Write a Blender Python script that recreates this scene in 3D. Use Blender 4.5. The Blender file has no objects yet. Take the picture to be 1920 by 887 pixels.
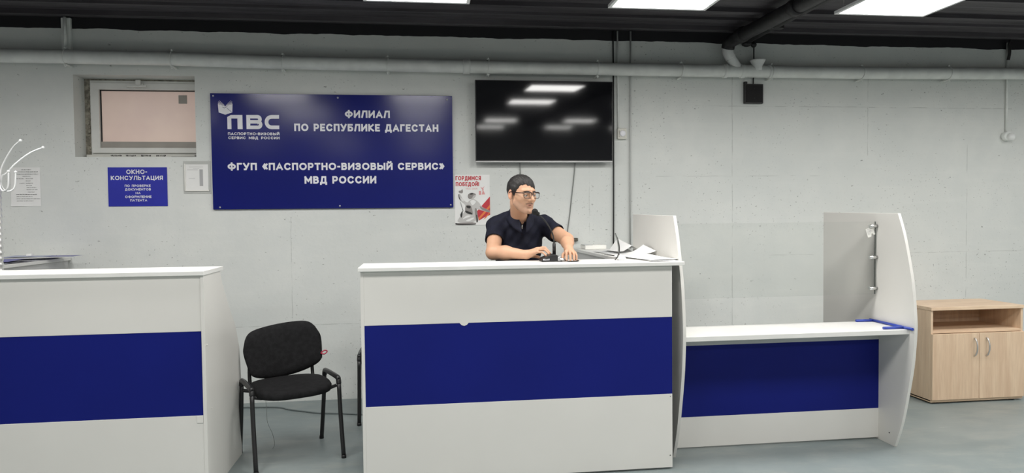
import bpy, bmesh, math, random
import numpy as np
from mathutils import Vector, Matrix
random.seed(7)
S = bpy.context.scene
COL = S.collection
D = 5.805                      # distance of the concrete back wall
# ------------------------------------------------------------------ camera, world, exposure
def cam_axes(yaw, pitch, roll):
    f = Vector((math.sin(yaw)*math.cos(pitch), math.cos(yaw)*math.cos(pitch), -math.sin(pitch)))
    r = Vector((math.cos(yaw), -math.sin(yaw), 0)); u = r.cross(f)
    return (r*math.cos(roll)+u*math.sin(roll), u*math.cos(roll)-r*math.sin(roll), f)
cr, cu, cf = cam_axes(0.127096, 0.031084, -0.010273)
cd = bpy.data.cameras.new('camera'); cam = bpy.data.objects.new('camera', cd); COL.objects.link(cam)
cd.sensor_width = 36; cd.lens = 1304.0*36/1920; cd.clip_start = .02; cd.clip_end = 60
m = Matrix((cr, cu, -cf)).transposed().to_4x4(); m.translation = (0, 0, 1.5); cam.matrix_world = m
S.camera = cam
W = bpy.data.worlds.new('world'); S.world = W; W.use_nodes = True
W.node_tree.nodes['Background'].inputs[0].default_value = (.6, .65, .7, 1)
W.node_tree.nodes['Background'].inputs[1].default_value = .02
S.view_settings.view_transform = 'Standard'; S.view_settings.look = 'None'
S.view_settings.exposure = 0.0; S.view_settings.gamma = 1.0; S.view_settings.use_curve_mapping = False
LIGHT = 21.0                    # radiance of the ceiling panels
try:
    S.cycles.use_denoising = True; S.cycles.max_bounces = 8; S.cycles.diffuse_bounces = 5
    S.cycles.sample_clamp_indirect = 6.0; S.cycles.caustics_reflective = False; S.cycles.caustics_refractive = False
except Exception: pass

# ------------------------------------------------------------------ materials
def new_mat(name):
    m = bpy.data.materials.new(name); m.use_nodes = True
    nt = m.node_tree; return m, nt, nt.nodes['Principled BSDF']
def N(nt, t, **k):
    n = nt.nodes.new(t)
    for a, v in k.items(): setattr(n, a, v)
    return n
def mth(nt, op, a, b=None, c=None):
    n = N(nt, 'ShaderNodeMath', operation=op)
    for i, v in enumerate((a, b, c)):
        if v is None: continue
        if isinstance(v, (int, float)): n.inputs[i].default_value = v
        else: nt.links.new(v, n.inputs[i])
    return n.outputs[0]
def mixc(nt, f, a, b):
    n = N(nt, 'ShaderNodeMix', data_type='RGBA')
    for i, v in ((0, f), (6, a), (7, b)):
        if isinstance(v, (int, float)): n.inputs[i].default_value = v
        elif isinstance(v, tuple): n.inputs[i].default_value = v if len(v) == 4 else v+(1,)
        else: nt.links.new(v, n.inputs[i])
    return n.outputs[2]
def noise(nt, scale, detail=3, rough=.5, vec=None, stretch=None):
    tc = N(nt, 'ShaderNodeTexCoord'); v = vec or tc.outputs['Object']
    if stretch:
        mp = N(nt, 'ShaderNodeMapping'); mp.inputs['Scale'].default_value = stretch
        nt.links.new(v, mp.inputs['Vector']); v = mp.outputs[0]
    n = N(nt, 'ShaderNodeTexNoise'); n.inputs['Scale'].default_value = scale
    n.inputs['Detail'].default_value = detail; n.inputs['Roughness'].default_value = rough
    nt.links.new(v, n.inputs['Vector']); return n.outputs[0]
def sstep(nt, v, lo, hi):
    n = N(nt, 'ShaderNodeMapRange', interpolation_type='SMOOTHSTEP')
    nt.links.new(v, n.inputs[0]); n.inputs[1].default_value = lo; n.inputs[2].default_value = hi
    return n.outputs[0]
def mat(name, col, rough=.5, metal=0, spec=.5, var=.06, vs=6, bump=0, bs=80, coat=0, stretch=None):
    m, nt, p = new_mat(name)
    a = tuple(max(0, c*(1-var)) for c in col); b = tuple(min(1, c*(1+var)) for c in col)
    f = sstep(nt, noise(nt, vs, stretch=stretch), .3, .7)
    nt.links.new(mixc(nt, f, a, b), p.inputs['Base Color'])
    p.inputs['Roughness'].default_value = rough; p.inputs['Metallic'].default_value = metal
    p.inputs['Specular IOR Level'].default_value = spec
    if coat: p.inputs['Coat Weight'].default_value = coat; p.inputs['Coat Roughness'].default_value = .1
    if bump:
        bn = N(nt, 'ShaderNodeBump'); bn.inputs['Strength'].default_value = bump; bn.inputs['Distance'].default_value = .004
        nt.links.new(noise(nt, bs, 4, stretch=stretch), bn.inputs['Height']); nt.links.new(bn.outputs[0], p.inputs['Normal'])
    return m
def emit(name, col, s):
    m, nt, p = new_mat(name)
    p.inputs['Base Color'].default_value = (.9, .9, .9, 1)
    p.inputs['Emission Color'].default_value = col+(1,); p.inputs['Emission Strength'].default_value = s
    return m
def glass(name, tint, ior=1.45, haze=0.0, hcol=(.8, .8, .8)):
    m = bpy.data.materials.new(name); m.use_nodes = True; nt = m.node_tree
    nt.nodes.remove(nt.nodes['Principled BSDF']); out = nt.nodes['Material Output']
    tr = N(nt, 'ShaderNodeBsdfTransparent'); tr.inputs[0].default_value = tint+(1,)
    gl = N(nt, 'ShaderNodeBsdfGlossy'); gl.inputs['Roughness'].default_value = .03
    fr = N(nt, 'ShaderNodeFresnel'); fr.inputs[0].default_value = ior
    mx = N(nt, 'ShaderNodeMixShader'); nt.links.new(fr.outputs[0], mx.inputs[0])
    nt.links.new(tr.outputs[0], mx.inputs[1]); nt.links.new(gl.outputs[0], mx.inputs[2]); last = mx.outputs[0]
    if haze:
        df = N(nt, 'ShaderNodeBsdfDiffuse'); df.inputs[0].default_value = hcol+(1,)
        m2 = N(nt, 'ShaderNodeMixShader'); m2.inputs[0].default_value = haze
        nt.links.new(last, m2.inputs[1]); nt.links.new(df.outputs[0], m2.inputs[2]); last = m2.outputs[0]
    nt.links.new(last, out.inputs['Surface']); return m

def wall_material():
    m, nt, p = new_mat('painted concrete wall')
    tc = N(nt, 'ShaderNodeTexCoord'); sp = N(nt, 'ShaderNodeSeparateXYZ'); nt.links.new(tc.outputs['Object'], sp.inputs[0])
    x, y, z = sp.outputs
    big = sstep(nt, noise(nt, .9, 4, .55), .3, .7); mid = sstep(nt, noise(nt, 5, 5, .6), .35, .7)
    c = mixc(nt, big, (.66, .68, .66), (.74, .755, .73))
    c = mixc(nt, mth(nt, 'MULTIPLY', mid, .35), c, (.62, .65, .64))
    # roller streaks
    st = sstep(nt, noise(nt, 3, 3, .5, stretch=(.4, 1, 5)), .5, .8)
    c = mixc(nt, mth(nt, 'MULTIPLY', st, .18), c, (.80, .81, .78))
    def within(v, a, b): return mth(nt, 'MULTIPLY', mth(nt, 'GREATER_THAN', v, a), mth(nt, 'LESS_THAN', v, b))
    wob = mth(nt, 'MULTIPLY', mth(nt, 'SUBTRACT', noise(nt, 6, 3), .5), .012)
    xs = mth(nt, 'ADD', x, wob); zs = mth(nt, 'ADD', z, wob)
    seams = None
    for axis, cpos, e, lo, hi in (('x', 2.69, .0035, 0, 2.7), ('x', -1.06, .003, .1, 1.5), ('x', 3.966, .003, 2.0, 2.7), ('x', 1.41, .002, 1.25, 1.94),
                                  ('x', 4.95, .003, .2, 2.1), ('z', 2.43, .003, 2.35, 5.4), ('z', 1.82, .002, 2.0, 3.6), ('z', .62, .003, -1.9, 1.2), ('z', 1.12, .002, 3.0, 6.0)):
        a, b = (xs, z) if axis == 'x' else (zs, x)
        l = mth(nt, 'MULTIPLY', mth(nt, 'COMPARE', a, cpos, e), within(b, lo, hi))
        seams = l if seams is None else mth(nt, 'MAXIMUM', seams, l)
    sfade = mth(nt, 'MULTIPLY', seams, sstep(nt, noise(nt, 9, 3), .35, .6))
    c = mixc(nt, mth(nt, 'MULTIPLY', sfade, .42), c, (.30, .31, .30))
    # pock marks in clusters
    cl = sstep(nt, noise(nt, 1.7, 2), .44, .6)
    pk = sstep(nt, noise(nt, 62, 3, .5), .655, .71)
    pk2 = sstep(nt, noise(nt, 24, 4, .6, stretch=(1, 1, 1.8)), .69, .73)
    pits = mth(nt, 'MAXIMUM', mth(nt, 'MULTIPLY', pk, cl), pk2)
    c = mixc(nt, mth(nt, 'MULTIPLY', pits, .8), c, (.24, .25, .24))
    # black ceiling paint that runs a little way down the wall with a hand-cut edge
    edge = mth(nt, 'ADD', z, mth(nt, 'MULTIPLY', mth(nt, 'SUBTRACT', noise(nt, 2.2, 3, .6, stretch=(1, 0, 0)), .5), .05))
    blk = mth(nt, 'GREATER_THAN', edge, 2.972)
    c = mixc(nt, blk, c, (.018, .017, .02))
    nt.links.new(c, p.inputs['Base Color']); p.inputs['Roughness'].default_value = .62
    p.inputs['Specular IOR Level'].default_value = .3
    hgt = mth(nt, 'SUBTRACT', mth(nt, 'MULTIPLY', noise(nt, 25, 5, .6), .6), mth(nt, 'ADD', mth(nt, 'MULTIPLY', pits, .8), mth(nt, 'MULTIPLY', sfade, .7)))
    bn = N(nt, 'ShaderNodeBump'); bn.inputs['Strength'].default_value = .35; bn.inputs['Distance'].default_value = .006
    nt.links.new(hgt, bn.inputs['Height']); nt.links.new(bn.outputs[0], p.inputs['Normal'])
    return m
def floor_material():
    m, nt, p = new_mat('painted grey floor')
    a = sstep(nt, noise(nt, 1.3, 5, .6), .3, .72); b = sstep(nt, noise(nt, 4, 6, .65, stretch=(.6, 1.6, 1)), .45, .75)
    c = mixc(nt, a, (.185, .225, .23), (.25, .285, .285))
    c = mixc(nt, mth(nt, 'MULTIPLY', b, .5), c, (.33, .34, .32))
    sc = sstep(nt, noise(nt, 11, 3, .5, stretch=(.25, 2.2, 1)), .7, .76)
    c = mixc(nt, mth(nt, 'MULTIPLY', sc, .4), c, (.55, .57, .55))
    dk = sstep(nt, noise(nt, 17, 2), .76, .8)
    c = mixc(nt, mth(nt, 'MULTIPLY', dk, .6), c, (.1, .11, .11))
    nt.links.new(c, p.inputs['Base Color']); p.inputs['Roughness'].default_value = .42
    bn = N(nt, 'ShaderNodeBump'); bn.inputs['Strength'].default_value = .12; bn.inputs['Distance'].default_value = .006
    nt.links.new(noise(nt, 14, 4), bn.inputs['Height']); nt.links.new(bn.outputs[0], p.inputs['Normal'])
    return m
def ceiling_material():
    m, nt, p = new_mat('black painted board ceiling')
    a = sstep(nt, noise(nt, 2.2, 4, .6, stretch=(.35, 7, 1)), .3, .75)
    c = mixc(nt, a, (.042, .037, .043), (.105, .096, .106))
    nt.links.new(c, p.inputs['Base Color']); p.inputs['Roughness'].default_value = .45
    bn = N(nt, 'ShaderNodeBump'); bn.inputs['Strength'].default_value = .6; bn.inputs['Distance'].default_value = .02
    nt.links.new(noise(nt, 3, 4, .6, stretch=(.3, 8, 1)), bn.inputs['Height']); nt.links.new(bn.outputs[0], p.inputs['Normal'])
    return m
def wood_material(name, horizontal=False):
    m, nt, p = new_mat(name)
    st = (1.2, 9, 9) if horizontal else (9, 9, .7)
    a = sstep(nt, noise(nt, 2.0, 5, .6, stretch=st), .3, .7); b = sstep(nt, noise(nt, 9, 4, .6, stretch=st), .4, .7)
    c = mixc(nt, a, (.63, .45, .31), (.75, .575, .41)); c = mixc(nt, mth(nt, 'MULTIPLY', b, .3), c, (.52, .37, .25))
    nt.links.new(c, p.inputs['Base Color']); p.inputs['Roughness'].default_value = .45; return m
def skin_material():
    m, nt, p = new_mat('skin')
    at = N(nt, 'ShaderNodeVertexColor', layer_name='tint')
    f = sstep(nt, noise(nt, 55, 4), .3, .7)
    c = mixc(nt, mth(nt, 'MULTIPLY', f, .14), at.outputs[0], (.62, .30, .22))
    nt.links.new(c, p.inputs['Base Color']); p.inputs['Roughness'].default_value = .5
    p.inputs['Specular IOR Level'].default_value = .35
    try:
        p.inputs['Subsurface Weight'].default_value = .08; p.inputs['Subsurface Radius'].default_value = (.012, .005, .003); p.inputs['Subsurface Scale'].default_value = .4
    except Exception: pass
    return m
def pane_material():
    m, nt, p = new_mat('pinkish film behind glass')
    a = sstep(nt, noise(nt, 3, 3), .3, .7); c = mixc(nt, a, (.60, .455, .41), (.66, .52, .45))
    s = sstep(nt, noise(nt, 22, 2, .4), .75, .79); c = mixc(nt, mth(nt, 'MULTIPLY', s, .5), c, (.4, .32, .28))
    nt.links.new(c, p.inputs['Base Color']); p.inputs['Roughness'].default_value = .35
    p.inputs['Emission Color'].default_value = (1, .76, .65, 1); p.inputs['Emission Strength'].default_value = .15; return m  # daylight through the filmed pane

M = dict(
    wall=wall_material(), floor=floor_material(), ceil=ceiling_material(), wood=wood_material('beech laminate'), woodh=wood_material('beech laminate, lying grain', True),
    skin=skin_material(), pane=pane_material(),
    room=mat('plain painted wall', (.6, .61, .6), .7),
    pipe=mat('grey painted pipe', (.80, .82, .795), .4, vs=9),
    pipewhite=mat('white plastic pipe', (.80, .81, .80), .4),
    black=mat('black paint', (.016, .015, .017), .5, vs=20, var=.3),
    blackplastic=mat('black plastic', (.012, .012, .013), .38, bump=.1, bs=200),
    lam=mat('white laminate', (.70, .685, .65), .42, vs=1.2, var=.03),
    lamedge=mat('white laminate edge', (.76, .755, .73), .4, var=.03),
    lamgrey=mat('grey laminate', (.55, .55, .545), .45, vs=1.5, var=.03),
    blue=mat('blue laminate', (.0055, .011, .155), .5, vs=1.1, var=.08, spec=.16),
    signblue=mat('glossy blue sign board', (.008, .0125, .150), .17, spec=.34, vs=1.5, var=.05, bump=.02, bs=7),
    infoblue=mat('blue printed card', (.022, .028, .36), .45, spec=.3),
    signwhite=mat('white lettering', (.80, .80, .84), .4),
    tvscreen=mat('dark television glass', (.006, .006, .008), .06, spec=.6, var=.02),
    tvframe=mat('black television bezel', (.01, .01, .011), .3),
    silver=mat('satin silver', (.62, .62, .62), .32, metal=.9),
    steel=mat('bright steel', (.75, .75, .74), .25, metal=1),
    chrome=mat('wavy chrome', (.78, .78, .77), .3, metal=.75, bump=.3, bs=35),
    hook=mat('white lacquered metal', (.78, .79, .79), .3, metal=.2),
    paper=mat('white paper', (.83, .83, .82), .7, var=.03, bump=.15, bs=20),
    papergrey=mat('greyish paper', (.64, .65, .65), .6, var=.04, bump=.1, bs=20),
    ink=mat('dark ink', (.05, .05, .05), .7), inkgrey=mat('grey ink', (.42, .42, .43), .7), inkdark=mat('black ink', (.03, .03, .03), .7),
    red=mat('red ink', (.52, .035, .05), .6), orange=mat('orange ink', (.75, .20, .05), .6), redlight=mat('faded red ink', (.72, .33, .33), .6),
    ink2=mat('warm grey ink', (.28, .26, .25), .7), skyink=mat('light grey ink', (.56, .55, .54), .7),
    pvc=mat('white window plastic', (.66, .665, .64), .4, var=.05), seal=mat('dirty foam seal', (.30, .28, .23), .9, vs=30, var=.4), film=mat('protective film', (.60, .60, .56), .4),
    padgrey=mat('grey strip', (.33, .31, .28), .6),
    switch=mat('cream switch plastic', (.70, .69, .63), .4),
    fabric=mat('black upholstery', (.011, .011, .012), .85, var=.25, vs=40, bump=.5, bs=320, spec=.2),
    chairmetal=mat('black lacquered tube', (.014, .014, .015), .36),
    redtag=mat('red tag', (.42, .02, .06), .6),
    shirt=mat('navy knit shirt', (.0085, .0095, .020), .8, var=.2, vs=30, bump=.4, bs=260, spec=.25),
    trousers=mat('dark trousers', (.02, .02, .025), .8), shoe=mat('black leather', (.012, .011, .01), .4),
    hair=None, brow=mat('dark eyebrow', (.016, .012, .01), .8), eye=mat('eye white', (.50, .46, .43), .3), iris=mat('dark iris', (.03, .018, .01), .2),
    frame=mat('dark brown acetate', (.022, .010, .009), .25),
    lens=glass('spectacle lens', (.93, .93, .94), ior=1.12), screen=glass('clear glass screen', (.985,.99,.985), haze=.005),
    cord=mat('black cord', (.012, .012, .012), .5), greycord=mat('grey cord', (.22, .23, .22), .6),
    tube=mat('blue plastic tube', (.03, .06, .36), .35), folder=mat('blue plastic folder', (.06, .06, .30), .35), bluepaper=mat('pale blue paper', (.45, .48, .62), .6),
    lampframe=mat('white lamp frame', (.85, .85, .85), .4), diffuser=emit('lit diffuser', (1.0, .985, .95), LIGHT),
    lampback=mat('lamp back', (.5, .5, .5), .6),
    bolt=mat('steel bolt', (.55, .55, .57), .3, metal=.8), rubber=mat('dark rubber', (.02, .02, .02), .7),
    tagwhite=mat('white sticker', (.82, .81, .77), .5), perspex=glass('perspex holder', (.93, .94, .92), haze=.16, hcol=(.6, .62, .58)),
)
def hair_material():
    m, nt, p = new_mat('short dark hair')
    f = sstep(nt, noise(nt, 120, 4, .6, stretch=(1, 1, .35)), .45, .8)
    c = mixc(nt, mth(nt, 'MULTIPLY', f, .6), (.010, .0085, .008), (.042, .038, .036))
    g = sstep(nt, noise(nt, 60, 3, .6), .62, .78); c = mixc(nt, mth(nt, 'MULTIPLY', g, .35), c, (.16, .155, .15))
    nt.links.new(c, p.inputs['Base Color']); p.inputs['Roughness'].default_value = .6
    bn = N(nt, 'ShaderNodeBump'); bn.inputs['Strength'].default_value = .7; bn.inputs['Distance'].default_value = .004
    nt.links.new(noise(nt, 150, 3, stretch=(1, 1, .3)), bn.inputs['Height']); nt.links.new(bn.outputs[0], p.inputs['Normal'])
    return m
M['hair'] = hair_material()

# ------------------------------------------------------------------ mesh helpers
class MB:
    """collects shapes in world coordinates, becomes ONE mesh object"""
    def __init__(s): s.bm = bmesh.new(); s.mi = 0
    def mat(s, i): s.mi = i; return s
    def face(s, pts):
        f = s.bm.faces.new([s.bm.verts.new(p) for p in pts]); f.material_index = s.mi; return f
    def box(s, x0, x1, y0, y1, z0, z1, bev=0, seg=2, mtx=None):
        t = bmesh.new()
        bmesh.ops.create_cube(t, size=1)
        for v in t.verts: v.co = ((x0+x1)/2+v.co.x*(x1-x0), (y0+y1)/2+v.co.y*(y1-y0), (z0+z1)/2+v.co.z*(z1-z0))
        if bev: bmesh.ops.bevel(t, geom=t.edges[:], offset=bev, segments=seg, affect='EDGES', profile=.5)
        return s._take(t, mtx)
    def _take(s, t, mtx=None, smooth=False):
        if mtx is not None: bmesh.ops.transform(t, matrix=mtx, verts=t.verts)
        mp = {v: s.bm.verts.new(v.co) for v in t.verts}
        for f in t.faces:
            try: g = s.bm.faces.new([mp[v] for v in f.verts])
            except ValueError: continue
            g.material_index = s.mi; g.smooth = smooth or f.smooth
        t.free(); return s
    def prism(s, prof, a0, a1, axis='x', bev=0):
        """outline extruded along an axis; prof in the other two axes (y,z),(x,z) or (x,y)"""
        def P(p, a): return {'x': (a, p[0], p[1]), 'y': (p[0], a, p[1]), 'z': (p[0], p[1], a)}[axis]
        t = bmesh.new(); A = [t.verts.new(P(p, a0)) for p in prof]; B = [t.verts.new(P(p, a1)) for p in prof]; n = len(prof)
        t.faces.new(A); t.faces.new(B[::-1])
        for i in range(n): t.faces.new((A[i], B[i], B[(i+1) % n], A[(i+1) % n]))
        bmesh.ops.recalc_face_normals(t, faces=t.faces[:])
        if bev: bmesh.ops.bevel(t, geom=t.edges[:], offset=bev, segments=2, affect='EDGES', profile=.5)
        return s._take(t)
    def tube(s, pts, r, n=10, cap=True, sm=0):
        pts = [Vector(p) for p in pts]
        if sm: pts = smooth_path(pts, sm)
        rs = r if isinstance(r, (list, tuple)) else None
        t = bmesh.new(); rings = []; up = None
        for i, p in enumerate(pts):
            d = (pts[min(i+1, len(pts)-1)]-pts[max(i-1, 0)]).normalized()
            if up is None: up = d.orthogonal().normalized()
            up = (up-d*up.dot(d)); up = up.normalized() if up.length > 1e-6 else d.orthogonal().normalized()
            w = d.cross(up)
            ri = r
            if rs: 
                q = i/(len(pts)-1)*(len(rs)-1); k = min(int(q), len(rs)-2); ri = rs[k]+(rs[k+1]-rs[k])*(q-k)
            rings.append([t.verts.new(p+(up*math.cos(2*math.pi*j/n)+w*math.sin(2*math.pi*j/n))*ri) for j in range(n)])
        for a, b in zip(rings, rings[1:]):
            for j in range(n): t.faces.new((a[j], a[(j+1) % n], b[(j+1) % n], b[j])).smooth = True
        if cap: t.faces.new(rings[0][::-1]); t.faces.new(rings[-1])
        bmesh.ops.recalc_face_normals(t, faces=t.faces[:])
        return s._take(t)
    def lathe(s, prof, c=(0, 0, 0), n=24, axis=(0, 0, 1)):
        t = bmesh.new(); q = Vector((0, 0, 1)).rotation_difference(Vector(axis)).to_matrix().to_4x4(); q.translation = c
        rings = [[t.verts.new((r*math.cos(2*math.pi*j/n), r*math.sin(2*math.pi*j/n), z)) for j in range(n)] for r, z in prof]
        for a, b in zip(rings, rings[1:]):
            for j in range(n): t.faces.new((a[j], a[(j+1) % n], b[(j+1) % n], b[j])).smooth = True
        if prof[0][0] > 1e-5: t.faces.new(rings[0][::-1])
        if prof[-1][0] > 1e-5: t.faces.new(rings[-1])
        bmesh.ops.remove_doubles(t, verts=t.verts, dist=1e-6); bmesh.ops.recalc_face_normals(t, faces=t.faces[:])
        return s._take(t, q)
    def ball(s, c, r, sub=2, sc=(1, 1, 1)):
        t = bmesh.new(); bmesh.ops.create_icosphere(t, subdivisions=sub, radius=r)
        for f in t.faces: f.smooth = True
        return s._take(t, Matrix.Translation(c) @ Matrix.Diagonal((*sc, 1)))
    def grid(s, fn, nu, nv, smooth=True):
        vs = [[s.bm.verts.new(fn(i/nu, j/nv)) for j in range(nv+1)] for i in range(nu+1)]
        for i in range(nu):
            for j in range(nv):
                f = s.bm.faces.new((vs[i][j], vs[i+1][j], vs[i+1][j+1], vs[i][j+1])); f.smooth = smooth; f.material_index = s.mi
        return s
    def build(s, name, mats, parent=None, org=None, flip=False):
        me = bpy.data.meshes.new(name)
        if flip: bmesh.ops.reverse_faces(s.bm, faces=s.bm.faces[:])
        o = bpy.data.objects.new(name, me); COL.objects.link(o)
        off = Vector((0, 0, 0))
        if parent is not None: o.parent = parent; off = world_loc(parent)
        elif org is not None: off = Vector(org); o.location = off
        if off.length: bmesh.ops.translate(s.bm, verts=s.bm.verts, vec=-off)
        s.bm.to_mesh(me); s.bm.free()
        for k in (mats if isinstance(mats, (list, tuple)) else [mats]): me.materials.append(M[k] if isinstance(k, str) else k)
        return o
def world_loc(o):
    v = Vector(o.location)
    while o.parent is not None: o = o.parent; v = v+Vector(o.location)
    return v
def smooth_path(p, n):
    out = []
    for i in range(len(p)-1):
        a, b, c, d = p[max(i-1, 0)], p[i], p[i+1], p[min(i+2, len(p)-1)]
        for k in range(n):
            t = k/n
            out.append(.5*((2*b)+(c-a)*t+(2*a-5*b+4*c-d)*t*t+(3*b-a-3*c+d)*t**3))
    out.append(p[-1]); return out
def tag(o, label, cat, group=None, kind=None):
    o['label'] = label; o['category'] = cat
    if group: o['group'] = group
    if kind: o['kind'] = kind
    return o
def thing(name, label, cat, loc=(0, 0, 0), group=None):
    o = bpy.data.objects.new(name, None); COL.objects.link(o); o.location = loc; o.empty_display_size = .1
    return tag(o, label, cat, group)
def struct(name, mb, mats, parent=None):
    o = mb.build(name, mats, parent)
    if parent is None: o['kind'] = 'structure'
    return o
def copy_tree(o, parent=None):
    c = o.copy(); COL.objects.link(c)
    if parent is not None: c.parent = parent
    for ch in list(o.children): copy_tree(ch, c)
    return c

# ------------------------------------------------------------------ lettering: own stroke alphabet
def arc(cx, cy, rx, ry, a0, a1, n=10):
    return [(cx+rx*math.cos(math.radians(a0+(a1-a0)*i/n)), cy+ry*math.sin(math.radians(a0+(a1-a0)*i/n))) for i in range(n+1)]
OV = [arc(.5, .5, .5, .5, 0, 360, 28)]
G = {
 'А': (.95, [[(0, 0), (.5, 1), (1, 0)], [(.2, .28), (.8, .28)]]), 'Б': (.8, [[(.9, 1), (0, 1), (0, 0)]+arc(.62, .29, .38, .29, -90, 90)+[(0, .58)]]),
 'В': (.8, [[(0, 0), (0, 1)]+arc(.58, .765, .33, .235, 90, -90)+[(0, .53)], [(0, .53)]+arc(.62, .265, .38, .265, 90, -90)+[(0, 0)]]),
 'Г': (.68, [[(0, 0), (0, 1), (1, 1)]]), 'Д': (1.0, [[(0, -.22), (0, 0), (1, 0), (1, -.22)], [(.14, 0), (.3, 1), (.86, 1), (.86, 0)]]),
 'Е': (.72, [[(1, 1), (0, 1), (0, 0), (1, 0)], [(0, .5), (.85, .5)]]),
 'З': (.78, [arc(.45, .75, .5, .25, 150, -90), [(.3, .5), (.45, .5)], arc(.45, .27, .52, .27, 90, -155)]),
 'И': (.88, [[(0, 1), (0, 0)], [(0, .06), (1, .94)], [(1, 1), (1, 0)]]), 'Й': (.88, [[(0, 1), (0, 0)], [(0, .06), (1, .94)], [(1, 1), (1, 0)], arc(.5, 1.32, .27, .16, 190, 350, 6)]),
 'К': (.84, [[(0, 0), (0, 1)], [(.95, 1), (.12, .5), (1, 0)]]), 'Л': (.88, [[(0, 0), (.26, 1), (1, 1), (1, 0)]]),
 'М': (1.05, [[(0, 0), (0, 1)], [(0, .95), (.5, .3), (1, .95)], [(1, 1), (1, 0)]]), 'Н': (.85, [[(0, 0), (0, 1)], [(1, 0), (1, 1)], [(0, .5), (1, .5)]]),
 'О': (1.05, OV), 'П': (.84, [[(0, 0), (0, 1), (1, 1), (1, 0)]]), 'Р': (.78, [[(0, 0), (0, 1)]+arc(.62, .69, .38, .31, 90, -90)+[(0, .38)]]),
 'С': (.95, [arc(.52, .5, .52, .5, 42, 318, 22)]), 'Т': (.8, [[(0, 1), (1, 1)], [(.5, 1), (.5, 0)]]), 'У': (.88, [[(0, 1), (.5, .36)], [(1, 1), (.4, 0), (.14, 0)]]),
 'Ф': (1.1, [[(.5, -.08), (.5, 1.08)], arc(.5, .5, .5, .36, 0, 360, 24)]), 'Ц': (.9, [[(0, 1), (0, 0), (1, 0)], [(.88, 1), (.88, 0)], [(1, 0), (1, -.22)]]),
 'Ы': (1.15, [[(0, 1), (0, 0)]+arc(.42, .29, .26, .29, -90, 90)+[(0, .58)], [(1, 0), (1, 1)]]), 'Ь': (.78, [[(0, 1), (0, 0)]+arc(.62, .29, .38, .29, -90, 90)+[(0, .58)]]),
 'Я': (.8, [[(1, 0), (1, 1)]+arc(.38, .69, .38, .31, 90, 270)+[(1, .38)], [(.45, .36), (0, 0)]]),
 '«': (.72, [[(.42, .88), (0, .5), (.42, .12)], [(1, .88), (.58, .5), (1, .12)]]), '»': (.72, [[(0, .88), (.42, .5), (0, .12)], [(.58, .88), (1, .5), (.58, .12)]]),
 '-': (.42, [[(0, .45), (1, .45)]]), '–': (.6, [[(0, .45), (1, .45)]]), '!': (.16, [[(.5, 1), (.5, .35)], [(.5, .06), (.5, 0)]]),
 '1': (.4, [[(0, .75), (.8, 1), (.8, 0)]]), '9': (.75, [arc(.5, .7, .5, .3, 0, 360, 18), [(1, .7), (.9, .35), (.45, 0)]]), '4': (.8, [[(.75, 0), (.75, 1), (0, .3), (1, .3)]]),
 '5': (.75, [[(.95, 1), (.1, 1), (.05, .55)]+arc(.45, .3, .52, .3, 110, -140)]), '2': (.75, [arc(.5, .7, .48, .3, 160, -30)+[(0, 0), (1, 0)]]), '0': (.8, OV),
 'R': (.8, [[(0, 0), (0, 1)]+arc(.6, .72, .38, .28, 90, -90)+[(0, .44)], [(.5, .44), (1, 0)]]), 'E': (.72, [[(1, 1), (0, 1), (0, 0), (1, 0)], [(0, .5), (.85, .5)]]),
 'L': (.66, [[(0, 1), (0, 0), (1, 0)]]), 'A': (.95, [[(0, 0), (.5, 1), (1, 0)], [(.2, .28), (.8, .28)]]), 'C': (.9, [arc(.52, .5, .52, .5, 42, 318, 18)]), 'T': (.8, [[(0, 1), (1, 1)], [(.5, 1), (.5, 0)]]),
}
def stroke(mb, pts, hw, put, ext=True):
    closed = (pts[0][0]-pts[-1][0])**2+(pts[0][1]-pts[-1][1])**2 < 1e-9
    P = [Vector(p) for p in pts]
    if closed: P = P[:-1]
    elif ext:
        P[0] = P[0]+(P[0]-P[1]).normalized()*hw; P[-1] = P[-1]+(P[-1]-P[-2]).normalized()*hw
    n = len(P); L = []; R = []
    for i, p in enumerate(P):
        a = P[i-1] if (i > 0 or closed) else None; b = P[(i+1) % n] if (i < n-1 or closed) else None
        d1 = (p-a).normalized() if a is not None else (b-p).normalized(); d2 = (b-p).normalized() if b is not None else d1
        n1 = Vector((-d1.y, d1.x)); n2 = Vector((-d2.y, d2.x)); mm = n1+n2
        mm = mm.normalized() if mm.length > 1e-4 else n1
        k = hw/max(.62, mm.dot(n1)); L.append(p+mm*k); R.append(p-mm*k)
    for i in range(n if closed else n-1):
        j = (i+1) % n
        mb.k = (getattr(mb, 'k', 0)+1) % 9; dy = mb.k*4e-5
        mb.face([(a, y-dy, c) for a, y, c in (put(*q) for q in (R[i], R[j], L[j], L[i]))])
def lettering(mb, s, x0, x1, z0, z1, y, t=.2, gap=.13, space=.42, put=None, ratio=None):
    """one line of capitals filling x0..x1, baseline z0, cap height z1, on the plane y"""
    h = z1-z0; wid = []
    for ch in s: wid.append(space if ch == ' ' else G[ch][0])
    nat = sum(wid)+gap*(len(s)-1); sx = (x1-x0)/nat; X = x0
    for ch, w in zip(s, wid):
        if ch != ' ':
            ww = w*sx; tt = t*h; hw = tt/2
            if put is None: pf = lambda a, b: (a, y, b)
            else: pf = put
            for pl in G[ch][1]:
                pts = [(X+hw+u*(ww-tt), z0+hw+v*(h-tt)) for u, v in pl]
                stroke(mb, pts, hw, pf)
        X += (w+gap)*sx
def chaikin(p, n=2):
    for _ in range(n):
        q = []
        for a, b in zip(p, p[1:]+p[:1]): q += [(a[0]*.78+b[0]*.22, a[1]*.78+b[1]*.22), (a[0]*.22+b[0]*.78, a[1]*.22+b[1]*.78)]
        p = q
    return p
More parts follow.
